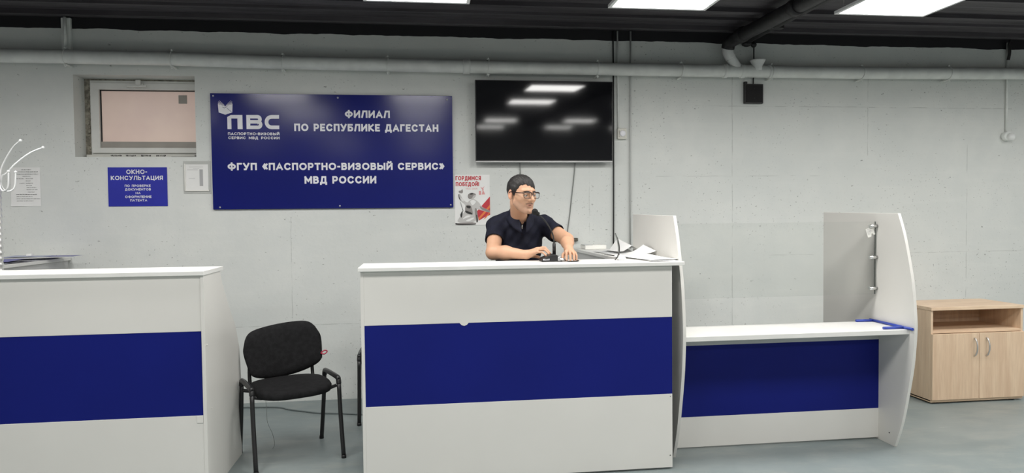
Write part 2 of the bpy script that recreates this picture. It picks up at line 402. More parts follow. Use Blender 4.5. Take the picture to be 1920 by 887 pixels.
def poly(mb, pts, y):
    mb.k = (getattr(mb, 'k', 0)+1) % 9; mb.face([(p[0], y-mb.k*4e-5, p[1]) for p in pts])

# ------------------------------------------------------------------ signed-distance figures -> surface nets
def smin(a, b, k):
    h = np.maximum(k-np.abs(a-b), 0)/k; return np.minimum(a, b)-h*h*k*.25
def smax(a, b, k): return -smin(-a, -b, k)
def cone(p, a, b, ra, rb):
    a = np.array(a); ba = np.array(b)-a; pa = p-a
    h = np.clip(pa@ba/(ba@ba), 0, 1); return np.linalg.norm(pa-h[:, None]*ba, axis=1)-(ra+(rb-ra)*h)
def ell(p, c, r):
    q = p-np.array(c); r = np.array(r); k0 = np.linalg.norm(q/r, axis=1); k1 = np.linalg.norm(q/(r*r), axis=1)+1e-9
    return k0*(k0-1)/k1
def surface_nets(f, lo, hi, vs, B=8):
    lo = np.array(lo, float); nb = np.ceil((np.array(hi)-lo)/(vs*B)).astype(int)
    idx = np.stack(np.meshgrid(*[np.arange(k) for k in nb], indexing='ij'), -1).reshape(-1, 3)
    cen = lo+(idx+.5)*vs*B; d = np.concatenate([f(c) for c in np.array_split(cen, max(1, len(cen)//40000))])
    idx = idx[np.abs(d) < vs*B*1.15]
    NY, NZ = nb[1]*B+2, nb[2]*B+2
    g = np.stack(np.meshgrid(*[np.arange(B+1)]*3, indexing='ij'), -1)
    keys = []; verts = []; qk = []
    E = [(a, b) for a in range(8) for b in range(8) if a < b and bin(a ^ b).count('1') == 1]
    cof = np.array([[(c >> 2) & 1, (c >> 1) & 1, c & 1] for c in range(8)])
    key = lambda c: ((c[..., 0]+1)*NY+c[..., 1]+1)*NZ+c[..., 2]+1
    for ch in np.array_split(idx, max(1, len(idx)//60)):
        if not len(ch): continue
        gi = ch[:, None, None, None, :]*B+g[None]
        v = f((lo+gi.reshape(-1, 3)*vs)).reshape(gi.shape[:-1])
        cv = np.stack([v[:, c[0]:B+c[0], c[1]:B+c[1], c[2]:B+c[2]] for c in cof], -1)
        neg = cv < 0; mk = neg.any(-1) & ~neg.all(-1)
        base = gi[:, :B, :B, :B][mk]; cvm = cv[mk]
        if len(base):
            acc = np.zeros((len(base), 3)); cnt = np.zeros(len(base))
            for a, b in E:
                va, vb = cvm[:, a], cvm[:, b]; s = (va < 0) != (vb < 0)
                t = np.where(s, va/np.where(s, va-vb, 1), 0)
                acc += np.where(s[:, None], cof[a]+t[:, None]*(cof[b]-cof[a]), 0); cnt += s
            keys.append(key(base)); verts.append(lo+(base+acc/cnt[:, None])*vs)
        for ax in range(3):
            sl = [slice(0, B)]*3; s2 = list(sl); s2[ax] = slice(1, B+1)
            a = v[(slice(None), *sl)]; b = v[(slice(None), *s2)]; s = (a < 0) != (b < 0)
            p = gi[:, :B, :B, :B][s]; fl = (a < 0)[s]
            u, w = (ax+1) % 3, (ax+2) % 3; eu = np.eye(3, dtype=int)[u]; ew = np.eye(3, dtype=int)[w]
            q = np.stack([key(p-eu-ew), key(p-ew), key(p), key(p-eu)], 1)
            q[~fl] = q[~fl][:, ::-1]; qk.append(q)
    keys = np.concatenate(keys); verts = np.concatenate(verts); qk = np.concatenate(qk)
    o = np.argsort(keys); keys = keys[o]; verts = verts[o]
    fi = np.searchsorted(keys, qk); fi = np.minimum(fi, len(keys)-1); ok = (keys[fi] == qk).all(1)
    return verts, fi[ok]
def net_object(name, f, lo, hi, vs, mats, parent, keep=None):
    v, q = surface_nets(f, lo, hi, vs)
    me = bpy.data.meshes.new(name); o = bpy.data.objects.new(name, me); COL.objects.link(o)
    if parent is not None: o.parent = parent; v = v-np.array(world_loc(parent))
    me.from_pydata(v.tolist(), [], q.tolist()); me.update()
    me.polygons.foreach_set('use_smooth', [True]*len(me.polygons))
    for k in mats: me.materials.append(M[k])
    return o

# ================================================================== THE ROOM
X0, X1, Y0 = -5.2, 7.2, -7.0; ZC = 3.06
struct('floor', MB().box(X0, X1, Y0, D+.3, -.1, 0), 'floor')
b = MB().box(X0, X1, Y0, D+.3, ZC, ZC+.1)
for yy, w, h in ((5.62, .05, .035), (5.36, .03, .02), (5.12, .06, .03), (4.72, .035, .02), (4.3, .05, .015)):
    b.box(X0, X1, yy-w/2, yy+w/2, ZC-h, ZC+.02)
struct('ceiling', b, 'ceil')
wx0, wx1, wz0, wz1 = -2.672, -1.775, 1.985, 2.622          # window opening
b = MB(); DB = D+.3
b.box(X0, wx0, D, DB, -.05, ZC+.05); b.box(wx1, X1, D, DB, -.05, ZC+.05)
b.box(wx0, wx1, D, DB, -.05, wz0); b.box(wx0, wx1, D, DB, wz1, ZC+.05)
bmesh.ops.remove_doubles(b.bm, verts=b.bm.verts, dist=1e-5)
struct('wall_back', b, 'wall')
struct('wall_left', MB().box(X0-.1, X0, Y0, D+.3, 0, ZC), 'room')
struct('wall_right', MB().box(X1, X1+.1, Y0, D+.3, 0, ZC), 'room')
struct('wall_front', MB().box(X0, X1, Y0-.1, Y0, 0, ZC), 'room')

# ---- window sunk into the wall
yf = D+.17
w = bpy.data.objects.new('window_1', None); COL.objects.link(w); w.location = (wx0, yf, wz0); w['kind'] = 'structure'
b = MB(); a0, a1, c0, c1 = wx0+.045, wx1, wz0+.03, wz1-.012
b.box(a0, a1, yf, yf+.07, c1-.045, c1, .004); b.box(a0, a1, yf, yf+.07, c0, c0+.035, .004)
b.box(a0, a0+.05, yf+.001, yf+.069, c0+.03, c1-.04, .002); b.box(a1-.006, a1, yf+.001, yf+.069, c0+.03, c1-.04, .002)
b.build('window_frame', 'pvc', w)
b = MB(); s0, s1, t0, t1 = a0+.012, a1-.012, c0+.012, c1-.02
b.box(s0, s1, yf-.022, yf+.03, t1-.055, t1, .006); b.box(s0, s1, yf-.022, yf+.03, t0, t0+.045, .006)
b.box(s0+.0005, s0+.062, yf-.0215, yf+.029, t0+.04, t1-.05, .003); b.box(s1-.03, s1-.0005, yf-.0215, yf+.029, t0+.04, t1-.05, .003)
b.build('sash', 'pvc', w)
b = MB().box(s0+.05, s1-.02, yf+.012, yf+.02, t0+.04, t1-.05); b.build('pane', 'pane', w)
b = MB().box(s0+.055, s1-.022, yf+.002, yf+.0115, t0+.04, t0+.095); b.build('sill_shade_strip', 'padgrey', w)  # flat grey strip paints the shadowed outside sill across the pane foot
b = MB().box(-1.957, -1.892, yf+.0085, yf+.0115, 2.432, 2.50); b.build('tape_patch', 'padgrey', w)
b = MB(); b.box(s0+.058, s1-.025, yf+.004, yf+.0115, t1-.062, t1-.05); b.box(s0+.058, s0+.07, yf+.004, yf+.0115, t0+.04, t1-.05)
b.build('glazing_gasket', 'rubber', w)
b = MB(); hx = -2.245; b.box(hx-.035, hx+.035, yf-.034, yf-.022, t1-.04, t1-.004, .004); b.box(hx-.02, hx+.02, yf-.05, yf-.03, t1-.03, t1+.02, .006)
b.box(hx-.085, hx+.07, yf-.06, yf-.045, t1-.042, t1-.022, .007); b.build('window_handle', 'pvc', w)
b = MB(); random.seed(3)
b.box(wx0, a0+.004, yf+.012, yf+.06, wz0, wz1-.017)
for i in range(16):
    zz = wz0+.05+i*.034; r = random.uniform(.004, .012); b.ball((a0-.008+random.uniform(-.012, .006), yf+.004, zz), r, 1, (1, .6, 1.8))
b.box(wx0, wx1, yf+.01, yf+.06, wz1-.016, wz1); b.build('foam_seal', 'seal', w)
b = MB(); b.box(wx0+.02, wx1-.002, yf-.03, yf+.03, wz0, wz0+.03, .003); b.build('protective_film', 'film', w)
b = MB(); x = -2.47
for n in (9, 8, 8, 8, 0, 0, 7):
    if n == 0: b.box(x, x+.16, yf-.0308, yf-.0302, wz0+.012, wz0+.014); x += .09; continue
    for k in range(n):
        xx = x+k*.0095; b.box(xx, xx+random.uniform(.004, .0075), yf-.0308, yf-.0302, wz0+.014+random.uniform(0, .003), wz0+.029-random.uniform(0, .004))
    x += .115
b.build('film_print', 'inkdark', w)

# ---- lamps: suspended flat panels, four rows
lamp = None; ZL = 2.75; LX = (-4.4, -2.95, -1.49, -.017, 1.442, 2.915, 4.38, 5.84)  # outermost columns are unseen panels, added to brighten the walls
for r_, (yy, xs) in enumerate(((3.85, LX[1:]), (2.25, LX[1:]), (-1.35, LX[1:]), (-3.4, LX[2:]))):
    for x in xs:
        if lamp is None:
            lamp = thing('ceiling_light', 'x', 'ceiling light', (x, yy, ZL)); h = .298
            b = MB()
            for sx in (-1, 1):
                b.box(x+sx*h-.011, x+sx*h+.011, yy-h-.011, yy+h+.011, ZL, ZL+.02, .002)
                b.box(x-h+.011, x+h-.011, yy+sx*h-.011, yy+sx*h+.011, ZL, ZL+.02, .002)
            b.build('frame', 'lampframe', lamp)
            MB().box(x-h+.01, x+h-.01, yy-h+.01, yy+h-.01, ZL+.010, ZL+.018).build('back_plate', 'lampback', lamp)
            b = MB(); b.face([(x-h+.01, yy-h+.01, ZL+.006), (x-h+.01, yy+h-.01, ZL+.006), (x+h-.01, yy+h-.01, ZL+.006), (x+h-.01, yy-h+.01, ZL+.006)])
            b.build('diffuser', 'diffuser', lamp)
            for sx in (-1, 1):
                for sy in (-1, 1): MB().tube([(x+sx*(h-.03), yy+sy*(h-.03), ZL+.03), (x+sx*(h-.03), yy+sy*(h-.03), ZC)], .0012, 5).build('suspension_wire', 'steel', lamp)
            o = lamp
        else:
            o = copy_tree(lamp); o.location = (x, yy, ZL)
        o['group'] = 'square ceiling light panels'
        o['label'] = {0: {-.017: 'lit square ceiling panel above the blue wall sign', 1.442: 'lit square ceiling panel right of the television, middle of three', 2.915: 'lit square ceiling panel right of the black drain pipe', -1.49: 'lit square ceiling panel over the left counter, just out of view', 4.38: 'lit square ceiling panel over the beech cabinet, just out of view', -2.95: 'added unseen light panel far left over the coat stand, brightening the left wall', 5.84: 'added unseen light panel far right beyond the beech cabinet, brightening the room'}}.get(r_, {}).get(x) or 'lit square ceiling panel in an unseen row, some mirrored in the television, outer columns added for light'

# ---- long grey pipe under the ceiling
PY = 5.72; PR = .052
pth = [(X0+.02, PY, 2.752), (-3.14, PY, 2.739), (-2.0, PY, 2.737), (-1.08, PY, 2.723), (.55, PY, 2.713), (2.19, PY, 2.713), (3.85, PY, 2.717), (5.33, PY, 2.734), (X1-.02, PY, 2.75)]
def pipe_z(x):
    for a, c in zip(pth, pth[1:]):
        if a[0] <= x <= c[0]: return a[2]+(c[2]-a[2])*(x-a[0])/(c[0]-a[0])
pp = thing('waste_pipe', 'long grey painted pipe running along the wall under the ceiling', 'pipe', (X0, PY, 2.75))
MB().tube(pth, PR, 24).build('pipe_run', 'pipe', pp)
for x in (-2.68, -1.91, -1.08, -.263, .547, 1.465, 2.194, 3.005, 3.845, 4.683):
    z = pipe_z(x); b = MB(); n = 20
    b.tube([(x+.004*math.sin(a), PY+(PR+.003)*math.cos(a), z+(PR+.003)*math.sin(a)) for a in [2*math.pi*i/n for i in range(n+1)]], .004, 6)
    b.box(x-.012, x+.012, PY-.012, D+.01, z+PR+.004, z+PR+.013, .002); b.box(x-.012, x+.012, PY-.012, D+.01, z-PR-.013, z-PR-.004, .002)
    b.ball((x, PY-.01, z+PR+.017), .009, 1); b.ball((x, PY-.01, z-PR-.018), .009, 1)
    b.build('pipe_clamp', 'pipe', pp)
for x, w_ in ((.37, .03), (2.585, .018), (2.742, .02), (2.985, .012)):
    z = pipe_z(x); MB().lathe([(PR, -w_), (PR+.007, -w_+.004), (PR+.007, w_-.004), (PR, w_)], (x, PY, z), 24, (1, 0, 0)).build('pipe_coupling', 'pipe', pp)
# angled branch that takes the drain from above, and an open socket beside it
b = MB(); b.tube([(2.70, PY, 2.725), (2.655, PY-.012, 2.79), (2.625, PY-.02, 2.825)], .043, 16, sm=4)
b.tube([(2.63, PY-.019, 2.82), (2.605, PY-.022, 2.862), (2.60, PY-.025, 2.905)], .046, 16, sm=4); b.build('branch_elbow', 'pipewhite', pp)
b = MB(); b.lathe([(.035, 0), (.037, .03), (.06, .075), (.066, .085), (.062, .088), (.055, .078), (.03, .03), (.0, .03)], (2.866, PY-.030, 2.718), 24)
b.build('open_socket', 'pipewhite', pp)
b = MB(); b.ball((2.855, PY-.032, 2.80), .025, 2, (1.3, 1, .5)); b.ball((2.885, PY-.035, 2.802), .02, 2, (1.2, 1, .6)); b.build('socket_plug', 'blackplastic', pp)

# black drain pipes under the ceiling
dp = thing('drain_pipe', 'thick black drain pipe running under the ceiling toward the wall', 'pipe', (2.63, 5.6, 2.93))
b = MB(); b.tube([(2.60, PY-.025, 2.90), (2.605, PY-.06, 2.945), (2.63, 5.52, 2.962), (2.66, 4.9, 2.966), (2.70, 3.0, 2.972), (2.72, Y0+.05, 2.975)], .055, 18, sm=6); b.build('pipe_run', 'black', dp)
for y, x in ((5.5, 2.633), (4.72, 2.667), (3.9, 2.684)):
    MB().lathe([(.055, -.04), (.064, -.035), (.064, .035), (.055, .04)], (x, y, 2.965), 20, (0, 1, 0)).build('pipe_coupling', 'black', dp)
d2 = thing('ceiling_conduit', 'thinner black conduit beside the black drain pipe', 'pipe', (2.85, 5.6, 3.0))
b = MB(); b.tube([(2.795, 5.74, 2.965), (2.80, 5.6, 2.985), (2.83, 4.8, 2.995), (2.88, 2.5, 3.0), (2.9, Y0+.05, 3.0)], .03, 12, sm=5)
b.ball((2.79, 5.74, 2.955), .035, 2, (1.3, 1, .8)); b.ball((2.86, 5.75, 2.95), .022, 2, (1.2, 1, 1.2)); b.build('pipe_run', 'black', d2)
for y, x in ((4.45, 2.845), (5.3, 2.81)): MB().box(x-.07, x+.07, y-.03, y+.03, 2.965, ZC, .004).build('pipe_bracket', 'black', d2)

# ---- thin painted conduits, wall switch, alarm ball
cz = thing('wall_switch', 'cream square wall switch right of the television', 'switch', (1.69, D, 2.18))
MB().box(1.652, 1.732, D-.036, D, 2.135, 2.228, .008).build('housing', 'switch', cz)
MB().box(1.664, 1.72, D-.044, D-.034, 2.15, 2.212, .006).build('faceplate', 'switch', cz)
MB().lathe([(.026, 0), (.026, .006), (.02, .011), (0, .012)], (1.692, D-.043, 2.181), 20, (0, -1, 0)).build('rocker', 'signwhite', cz)
o = MB().tube([(1.66, D-.012, 3.05), (1.661, D-.012, 2.6), (1.664, D-.012, 2.225)], .007, 8).build('switch_conduit', 'pipe', org=(1.66, D, 2.2)); tag(o, 'thin painted conduit coming down the wall to the cream switch', 'conduit')
b = MB(); b.tube([(1.775, D-.015, 3.05), (1.770, D-.015, 2.4), (1.763, D-.015, 1.20)], .0075, 8)
o = b.build('wall_conduit', mat('darker grey painted conduit', (.52, .53, .52), .5), org=(1.76, D, 1.2)); tag(o, 'straight grey conduit down the wall right of the cream switch', 'conduit')
b = MB(); b.box(-2.735, -2.665, D-.03, D, 2.79, 3.05, .006); b.tube([(-2.70, D-.04, 2.83), (-2.70, D-.04, 3.05)], .012, 8)
o = b.build('ceiling_duct', 'pipe', org=(-2.7, D, 2.8)); tag(o, 'short grey duct between the long pipe and ceiling above the window', 'duct')
al = thing('alarm_bell', 'grey ball on a thin conduit hanging down the right wall', 'alarm', (5.33, D, 2.15))
MB().tube([(5.337, D-.012, 3.03), (5.333, D-.012, 2.21)], .011, 8).build('conduit', 'pipe', al)
b = MB(); b.lathe([(.0, -.02), (.04, -.02), (.042, 0), (.04, .03)], (5.325, D-.02, 2.175), 20, (0, -1, 0)); b.build('base', 'pipe', al)
MB().ball((5.338, D-.06, 2.165), .036, 3).build('ball', 'pipewhite', al)
b = MB(); b.tube([(5.33, D-.02, 2.87), (5.335, D-.03, 2.93), (5.325, D-.035, 3.0), (5.345, D-.03, 3.05)], .009, 6, sm=5); b.tube([(5.345, D-.02, 2.87), (5.35, D-.03, 2.95), (5.335, D-.03, 3.05)], .007, 6, sm=5); b.build('loose_cable', 'cord', al)

# ---- blue company sign
SX0, SX1, SZ0, SZ1 = -1.651, .252, 1.567, 2.484; SY = D-.022
sg = thing('wall_sign', 'big glossy blue wall sign with white lettering and book logo', 'sign', ((SX0+SX1)/2, D, SZ0))
MB().box(SX0, SX1, SY, D-.004, SZ0, SZ1, .002).build('board', 'signblue', sg)
def su(u): return SX0+(u-57)/1678*(SX1-SX0)
def sv(u, v):
    t = (u-57)/1678; top = 58+20*t; bot = 860-10*t; return SZ1-(v-top)/(bot-top)*(SZ1-SZ0)
ty = SY-.0012
for s, u0, u1, v0, v1, t in (('ФИЛИАЛ', 972, 1288, 178, 229, .235), ('ПО РЕСПУБЛИКЕ ДАГЕСТАН', 620, 1633, 271, 322, .235), ('ФГУП «ПАСПОРТНО-ВИЗОВЫЙ СЕРВИС»', 162, 1673, 538, 588, .235), ('МВД РОССИИ', 683, 1184, 630, 682, .235)):
    b = MB(); um = (u0+u1)/2; lettering(b, s, su(u0), su(u1), sv(um, v1), sv(um, v0), ty, t, .15, .45)
    b.build('lettering', 'signwhite', sg)
b = MB()
def lg(pts): poly(b, [(su(380-380+p[0]), sv(p[0], p[1])) for p in pts], ty)
# ПВС: wide rounded logo letters (zoomed sign coordinates)
def lw(u0, v0, u1, v1): lg([(u0, v1), (u1, v1), (u1, v0), (u0, v0)])
lg([(168, 305), (195, 305), (195, 232), (168, 222)]); lg([(168, 222), (195, 232), (236, 232), (236, 208), (192, 208)]); lw(236, 208, 270, 305); 
lw(296, 208, 322, 305)
put = lambda u, v: (su(u), ty, sv(u, v))
stroke(b, [(300, 220), (370, 220)]+arc(372, 237.5, 16, 17.5, -90, 90, 8)+[(320, 255)], 12, lambda u, v: put(u, v), False)
stroke(b, [(320, 255), (374, 255)]+arc(374, 274, 18, 19, -90, 90, 8)+[(300, 293)], 12, lambda u, v: put(u, v), False)
stroke(b, [(518, 221), (470, 221)]+arc(466, 257, 34, 36, 270, 90, 12)[0:]+[(470, 293), (518, 293)], 12.5, lambda u, v: put(u, v), False)
b.build('logo_letters', 'signwhite', sg); b = MB()
lettering(b, 'ПАСПОРТНО-ВИЗОВЫЙ', su(170), su(518), sv(345, 347), sv(345, 328), ty, .22, .2)
b.build('logo_caption', 'signwhite', sg); b = MB()
lettering(b, 'СЕРВИС МВД РОССИИ', su(172), su(518), sv(345, 375), sv(345, 356), ty, .22, .2, .7)
b.build('logo_caption', 'signwhite', sg); b = MB()
# open book made of fanned pages over a passport-shaped shield
lg([(108, 132), (156, 148), (206, 132), (203, 190), (156, 206), (112, 190)])
for k, (dy, sh) in enumerate(((0, 0), (-9, 3), (-17, 9))):
    lg([(107+sh, 124+dy), (150, 142+dy*.3), (154, 146+dy*.3), (110+sh, 130+dy)]); lg([(207-sh, 124+dy), (203-sh, 130+dy), (160, 146+dy*.3), (164, 142+dy*.3)])
b.build('logo', 'signwhite', sg)
b = MB(); tz = ty-.0012
for p in ([(138, 153), (150, 160), (162, 154), (172, 152)], [(166, 158), (180, 172), (200, 188)]):
    stroke(b, p, 1.3, lambda u, v: (su(u), tz, sv(u, v)), False)
b.build('logo_lines', 'signblue', sg)
for u, v in ((78, 77), (925, 90), (1698, 104), (104, 845), (925, 838), (1716, 832)):
    MB().lathe([(.008, 0), (.007, .004), (.003, .006), (0, .006)], (su(u), SY-.0005, sv(u, v)), 12, (0, -1, 0)).build('bolt', 'bolt', sg)

sg.rotation_euler = (math.radians(.8), 0, 0)       # the board leans a little off the wall at the top
# ---- television
tv = thing('television', 'large black wall television reflecting the ceiling panels', 'television', (1.015, D-.05, 1.94))
tilt = Matrix.Translation((1.015, 5.735, 1.94)) @ Matrix.Rotation(math.radians(1.95), 4, 'X') @ Matrix.Translation((-1.015, -5.735, -1.94))
b = MB(); b.box(.437, 1.592, 5.722, 5.75, 1.94, 2.606, .004, mtx=tilt); b.build('bezel', 'tvframe', tv)
MB().box(.444, 1.585, 5.7195, 5.7225, 1.955, 2.599, mtx=tilt).build('screen', 'tvscreen', tv)
b = MB(); b.box(.437, 1.592, 5.716, 5.75, 1.934, 1.948, .003, mtx=tilt); b.build('bottom_trim', 'silver', tv)
MB().box(1.008, 1.028, 5.7148, 5.7162, 1.939, 1.943, mtx=tilt).build('maker_mark', 'signwhite', tv)
b = MB(); b.box(.62, 1.41, 5.746, 5.785, 2.02, 2.42, .01, mtx=tilt); b.build('back_housing', 'tvframe', tv)
b = MB()
for x in (.85, 1.15): b.box(x-.02, x+.02, 5.775, D-.002, 2.12, 2.40, .003)
b.build('wall_bracket', 'black', tv)
for x, nm in ((.815, 0), (1.28, 1)):
    if nm == 0: pts = [(x-.005, D-.035, 1.96), (x, D-.012, 1.88), (x+.01, D-.008, 1.75), (x+.015, D-.006, 1.5), (x+.01, D-.006, 1.1), (x, D-.006, .4)]
    else: pts = [(1.284, D-.035, 1.96), (1.281, D-.012, 1.88), (1.268, D-.008, 1.75), (1.252, D-.006, 1.62), (1.238, D-.006, 1.5), (1.215, D-.006, 1.34), (1.222, D-.008, 1.29)]
    o = MB().tube(pts, .0042 if nm else .0036, 6, sm=5).build('television_cable', 'greycord', org=pts[0])
    tag(o, 'thin grey cable curving down the wall from the television right of the man' if nm else 'thin dark cable hanging from the television behind the man', 'cable')
o = MB().tube([(1.622, D-.01, 3.05), (1.624, D-.012, 2.6), (1.622, D-.012, 2.1), (1.619, D-.012, 1.6), (1.616, D-.012, 1.215)], .0062, 7, sm=3).build('wall_cable', 'cord', org=(1.62, D, 1.22)); tag(o, 'straight black cable running down the wall at the television edge', 'cable')
o = MB().box(1.215, 1.302, D-.035, D-.001, 1.27, 1.30, .005).build('power_adapter', mat('mottled grey adapter', (.085, .08, .065), .5, var=.7, vs=50), org=(1.26, D, 1.27)); tag(o, 'small dark power adapter on the wall above the white box', 'adapter')

# ---- papers on the wall
po = thing('poster', 'white victory poster with red heading and grey soldier figure', 'poster', (.41, D, 1.418))
py = D-.004
def pxm(u, v): return (.266+(u-98)/485*.292, 1.836-(v-125)/705*.417)
b = MB(); b.box(.265, .558, py, D-.0008, 1.418, 1.837); b.build('sheet', 'paper', po)
b = MB(); q = py-.0005
lettering(b, 'ГОРДИМСЯ', *[pxm(u, 0)[0] for u in (110, 462)], pxm(0, 201)[1], pxm(0, 140)[1], q, .21, .15)
lettering(b, 'ПОБЕДОЙ!', *[pxm(u, 0)[0] for u in (112, 432)], pxm(0, 283)[1], pxm(0, 226)[1], q, .21, .15)
b.build('heading', 'red', po)
b = MB(); lettering(b, '1945–2025', *[pxm(u, 0)[0] for u in (250, 412)], pxm(0, 331)[1], pxm(0, 308)[1], q, .14, .2); b.build('dates', 'redlight', po)
b = MB()
for pts in ([(432, 350), (462, 350), (462, 405), (432, 405)], [(470, 400), (488, 330), (518, 400)], [(452, 292), (478, 310), (512, 282), (492, 316), (470, 322), (462, 308)], [(476, 318), (498, 318), (494, 345), (474, 345)]): poly(b, [pxm(*p) for p in pts], q)
b.build('emblem', 'redlight', po)
def shape(name, k, lst, dy):
    b = MB()
    for pts in lst: poly(b, [pxm(*p) for p in (chaikin(pts) if name.startswith('soldier') else pts)], py-dy)
    return b.build(name, k, po)
shape('ribbon', 'red', [[(398, 640), (583, 430), (584, 690), (510, 720), (425, 770)]], .0004)
shape('ribbon_stripe', 'orange', [[(425, 725), (583, 545), (584, 585), (430, 762)], [(470, 775), (584, 640), (584, 660), (500, 765)]], .0006)
shape('soldier_light', 'skyink', [[(145, 400), (170, 385), (205, 470), (270, 520), (300, 480), (360, 460), (430, 510), (470, 580), (585, 630), (583, 662), (450, 620), (390, 600), (370, 690), (385, 800), (110, 800), (170, 700), (235, 640), (245, 545), (180, 500), (150, 440)], [(285, 400), (330, 380), (395, 400), (380, 440), (345, 470), (290, 460)]], .0008)
shape('soldier_mid', 'ink2', [[(280, 395), (320, 376), (370, 382), (396, 402), (350, 415), (335, 455), (300, 470), (275, 440)], [(240, 545), (320, 545), (345, 660), (340, 690), (235, 660)], [(430, 560), (480, 585), (583, 632), (583, 660), (470, 622)], [(105, 800), (385, 790), (388, 828), (98, 830)], [(365, 600), (400, 585), (420, 790), (385, 800)], [(185, 345), (205, 318), (212, 372), (190, 385), (150, 372), (152, 345)]], .001)
shape('soldier_dark', 'inkdark', [[(100, 795), (140, 812), (380, 815), (386, 826), (100, 830)], [(165, 690), (190, 640), (205, 620), (200, 690), (185, 735)], [(250, 555), (318, 560), (310, 600), (262, 590)], [(168, 500), (173, 498), (215, 635), (208, 640)], [(148, 395), (158, 390), (160, 440), (185, 500), (150, 455)], [(320, 378), (360, 380), (345, 400), (300, 402)], [(240, 620), (335, 660), (338, 690), (236, 655)], [(388, 690), (402, 680), (415, 785), (398, 795)]], .0012)
shape('soldier_highlight', 'paper', [[(190, 750), (260, 690), (330, 700), (240, 735)], [(230, 770), (350, 720), (365, 735), (290, 780)], [(180, 440), (215, 480), (225, 500), (190, 480)], [(305, 490), (350, 470), (400, 500), (340, 560), (320, 530)], [(480, 760), (520, 735), (530, 750), (470, 800), (430, 800)]], .0012)

inf = thing('notice_card', 'small bright blue card with white lettering under the window', 'sign', (-2.217, D, 1.598))
MB().box(-2.436, -1.998, D-.006, D-.0005, 1.598, 1.903).build('card', 'infoblue', inf)
def ix(u): return -2.436+(u-812)/442*.438
def iz(v): return 1.903-(v-367)/292*.305
b = MB(); q = D-.0068
for s, u0, u1, v0, v1, t in (('ОКНО-', 950, 1106, 384, 417, .2), ('КОНСУЛЬТАЦИЯ', 834, 1224, 430, 462, .2), ('ПО ПРОВЕРКЕ', 936, 1130, 497, 514, .2), ('ДОКУМЕНТОВ', 937, 1131, 524, 541, .2), ('НА', 1016, 1053, 552, 568, .2), ('ОФОРМЛЕНИЕ', 937, 1134, 579, 597, .2), ('ПАТЕНТА', 974, 1101, 606, 623, .2)):
    b = MB(); lettering(b, s, ix(u0), ix(u1), iz(v1), iz(v0), q, t, .17, .5); b.build('lettering', 'signwhite', inf)
nt_ = thing('paper_notice', 'white paper notice with typed lines beside the coat stand', 'notice', (-3.03, D, 1.605))
def curl(u, v):
    return (-3.139+u*.212, D-.003-.012*max(0, .14-v)*max(0, .6-u)*8-.001*math.sin(3*u), 1.605+v*.299)
MB().grid(curl, 12, 16).build('sheet', 'paper', nt_)
b = MB(); random.seed(11)
def nx(u): return -3.139+(u-95)/550*.212
for v, u0, u1, w_ in ((124, 305, 480, 8), (163, 190, 605, 9), (205, 210, 610, 9), (246, 320, 470, 7), (290, 190, 345, 7), (290, 375, 510, 7), (332, 380, 462, 6), (374, 260, 362, 6), (374, 380, 508, 7), (416, 385, 490, 6), (456, 388, 566, 7), (495, 388, 595, 7), (540, 412, 535, 6), (585, 195, 572, 10), (626, 198, 496, 7), (665, 200, 632, 7), (706, 198, 515, 7)):
    u = u0; zc = 1.904-(v-80)/725*.299
    while u < u1:
        l = min(random.uniform(14, 60), u1-u); h = w_/725*.299*.8
        k = u
        while k < u+l:
            b.box(nx(k), nx(min(k+random.uniform(4, 9), u+l)), D-.0055, D-.005, zc-h*random.uniform(.6, 1), zc+h*random.uniform(.6, 1)); k += 11
        u += l+9
b.build('typed_lines', 'ink', nt_)
hd = thing('leaflet_holder', 'clear wall pocket with a white sheet beside the blue sign', 'holder', (-1.77, D, 1.695))
b = MB(); b.box(-1.875, -1.668, D-.004, D-.0006, 1.694, 1.952, .001); b.build('back_plate', mat('grey plastic sheet', (.50, .51, .49), .35), hd)
b = MB(); b.box(-1.858, -1.686, D-.0075, D-.0045, 1.722, 1.926); b.build('sheet', 'paper', hd)
b = MB(); b.box(-1.866, -1.857, D-.016, D-.004, 1.715, 1.93, .002); b.box(-1.866, -1.68, D-.016, D-.004, 1.712, 1.722, .002); b.build('pocket_rim', 'tagwhite', hd)
b = MB(); q = D-.0082
def hxz(u, v): return (-1.858+(u-185)/470*.172, 1.926-(v-118)/620*.204)
for u0, v0, u1, v1 in ((260, 178, 555, 184), (340, 214, 470, 220), (225, 248, 440, 255), (475, 240, 545, 640), (250, 455, 380, 462)):
    (xa, za), (xb, zb) = hxz(u0, v1), hxz(u1, v0); b.box(xa, xb, q-.0003, q, za, zb)
b.build('printed_table', 'inkgrey', hd)
def fleck(): pass
sp = thing('wall_speaker', 'small square black speaker box on the wall under the pipe', 'speaker', (2.845, D, 2.44))
MB().box(2.79, 2.962, D-.032, D, 2.449, 2.618, .005).build('cabinet', 'blackplastic', sp)
MB().box(2.80, 2.952, D-.036, D-.030, 2.459, 2.608, .002).build('grille', mat('black speaker cloth', (.014, .013, .014), .9, bump=.6, bs=400), sp)
for z in (2.575, 2.495): MB().ball((2.876, D-.036, z), .006, 2).build('screw', 'rubber', sp)
b = MB(); b.box(2.789, 2.817, D-.03, D-.001, 2.615, 2.64, .006); b.build('hanger', 'blackplastic', sp)
MB().tube([(2.878, D-.012, 2.61), (2.879, D-.012, 2.66), (2.882, D-.014, 2.8), (2.879, D-.02, 2.94), (2.88, D-.02, 3.0)], .0055, 6, sm=3).build('cable', 'cord', sp)

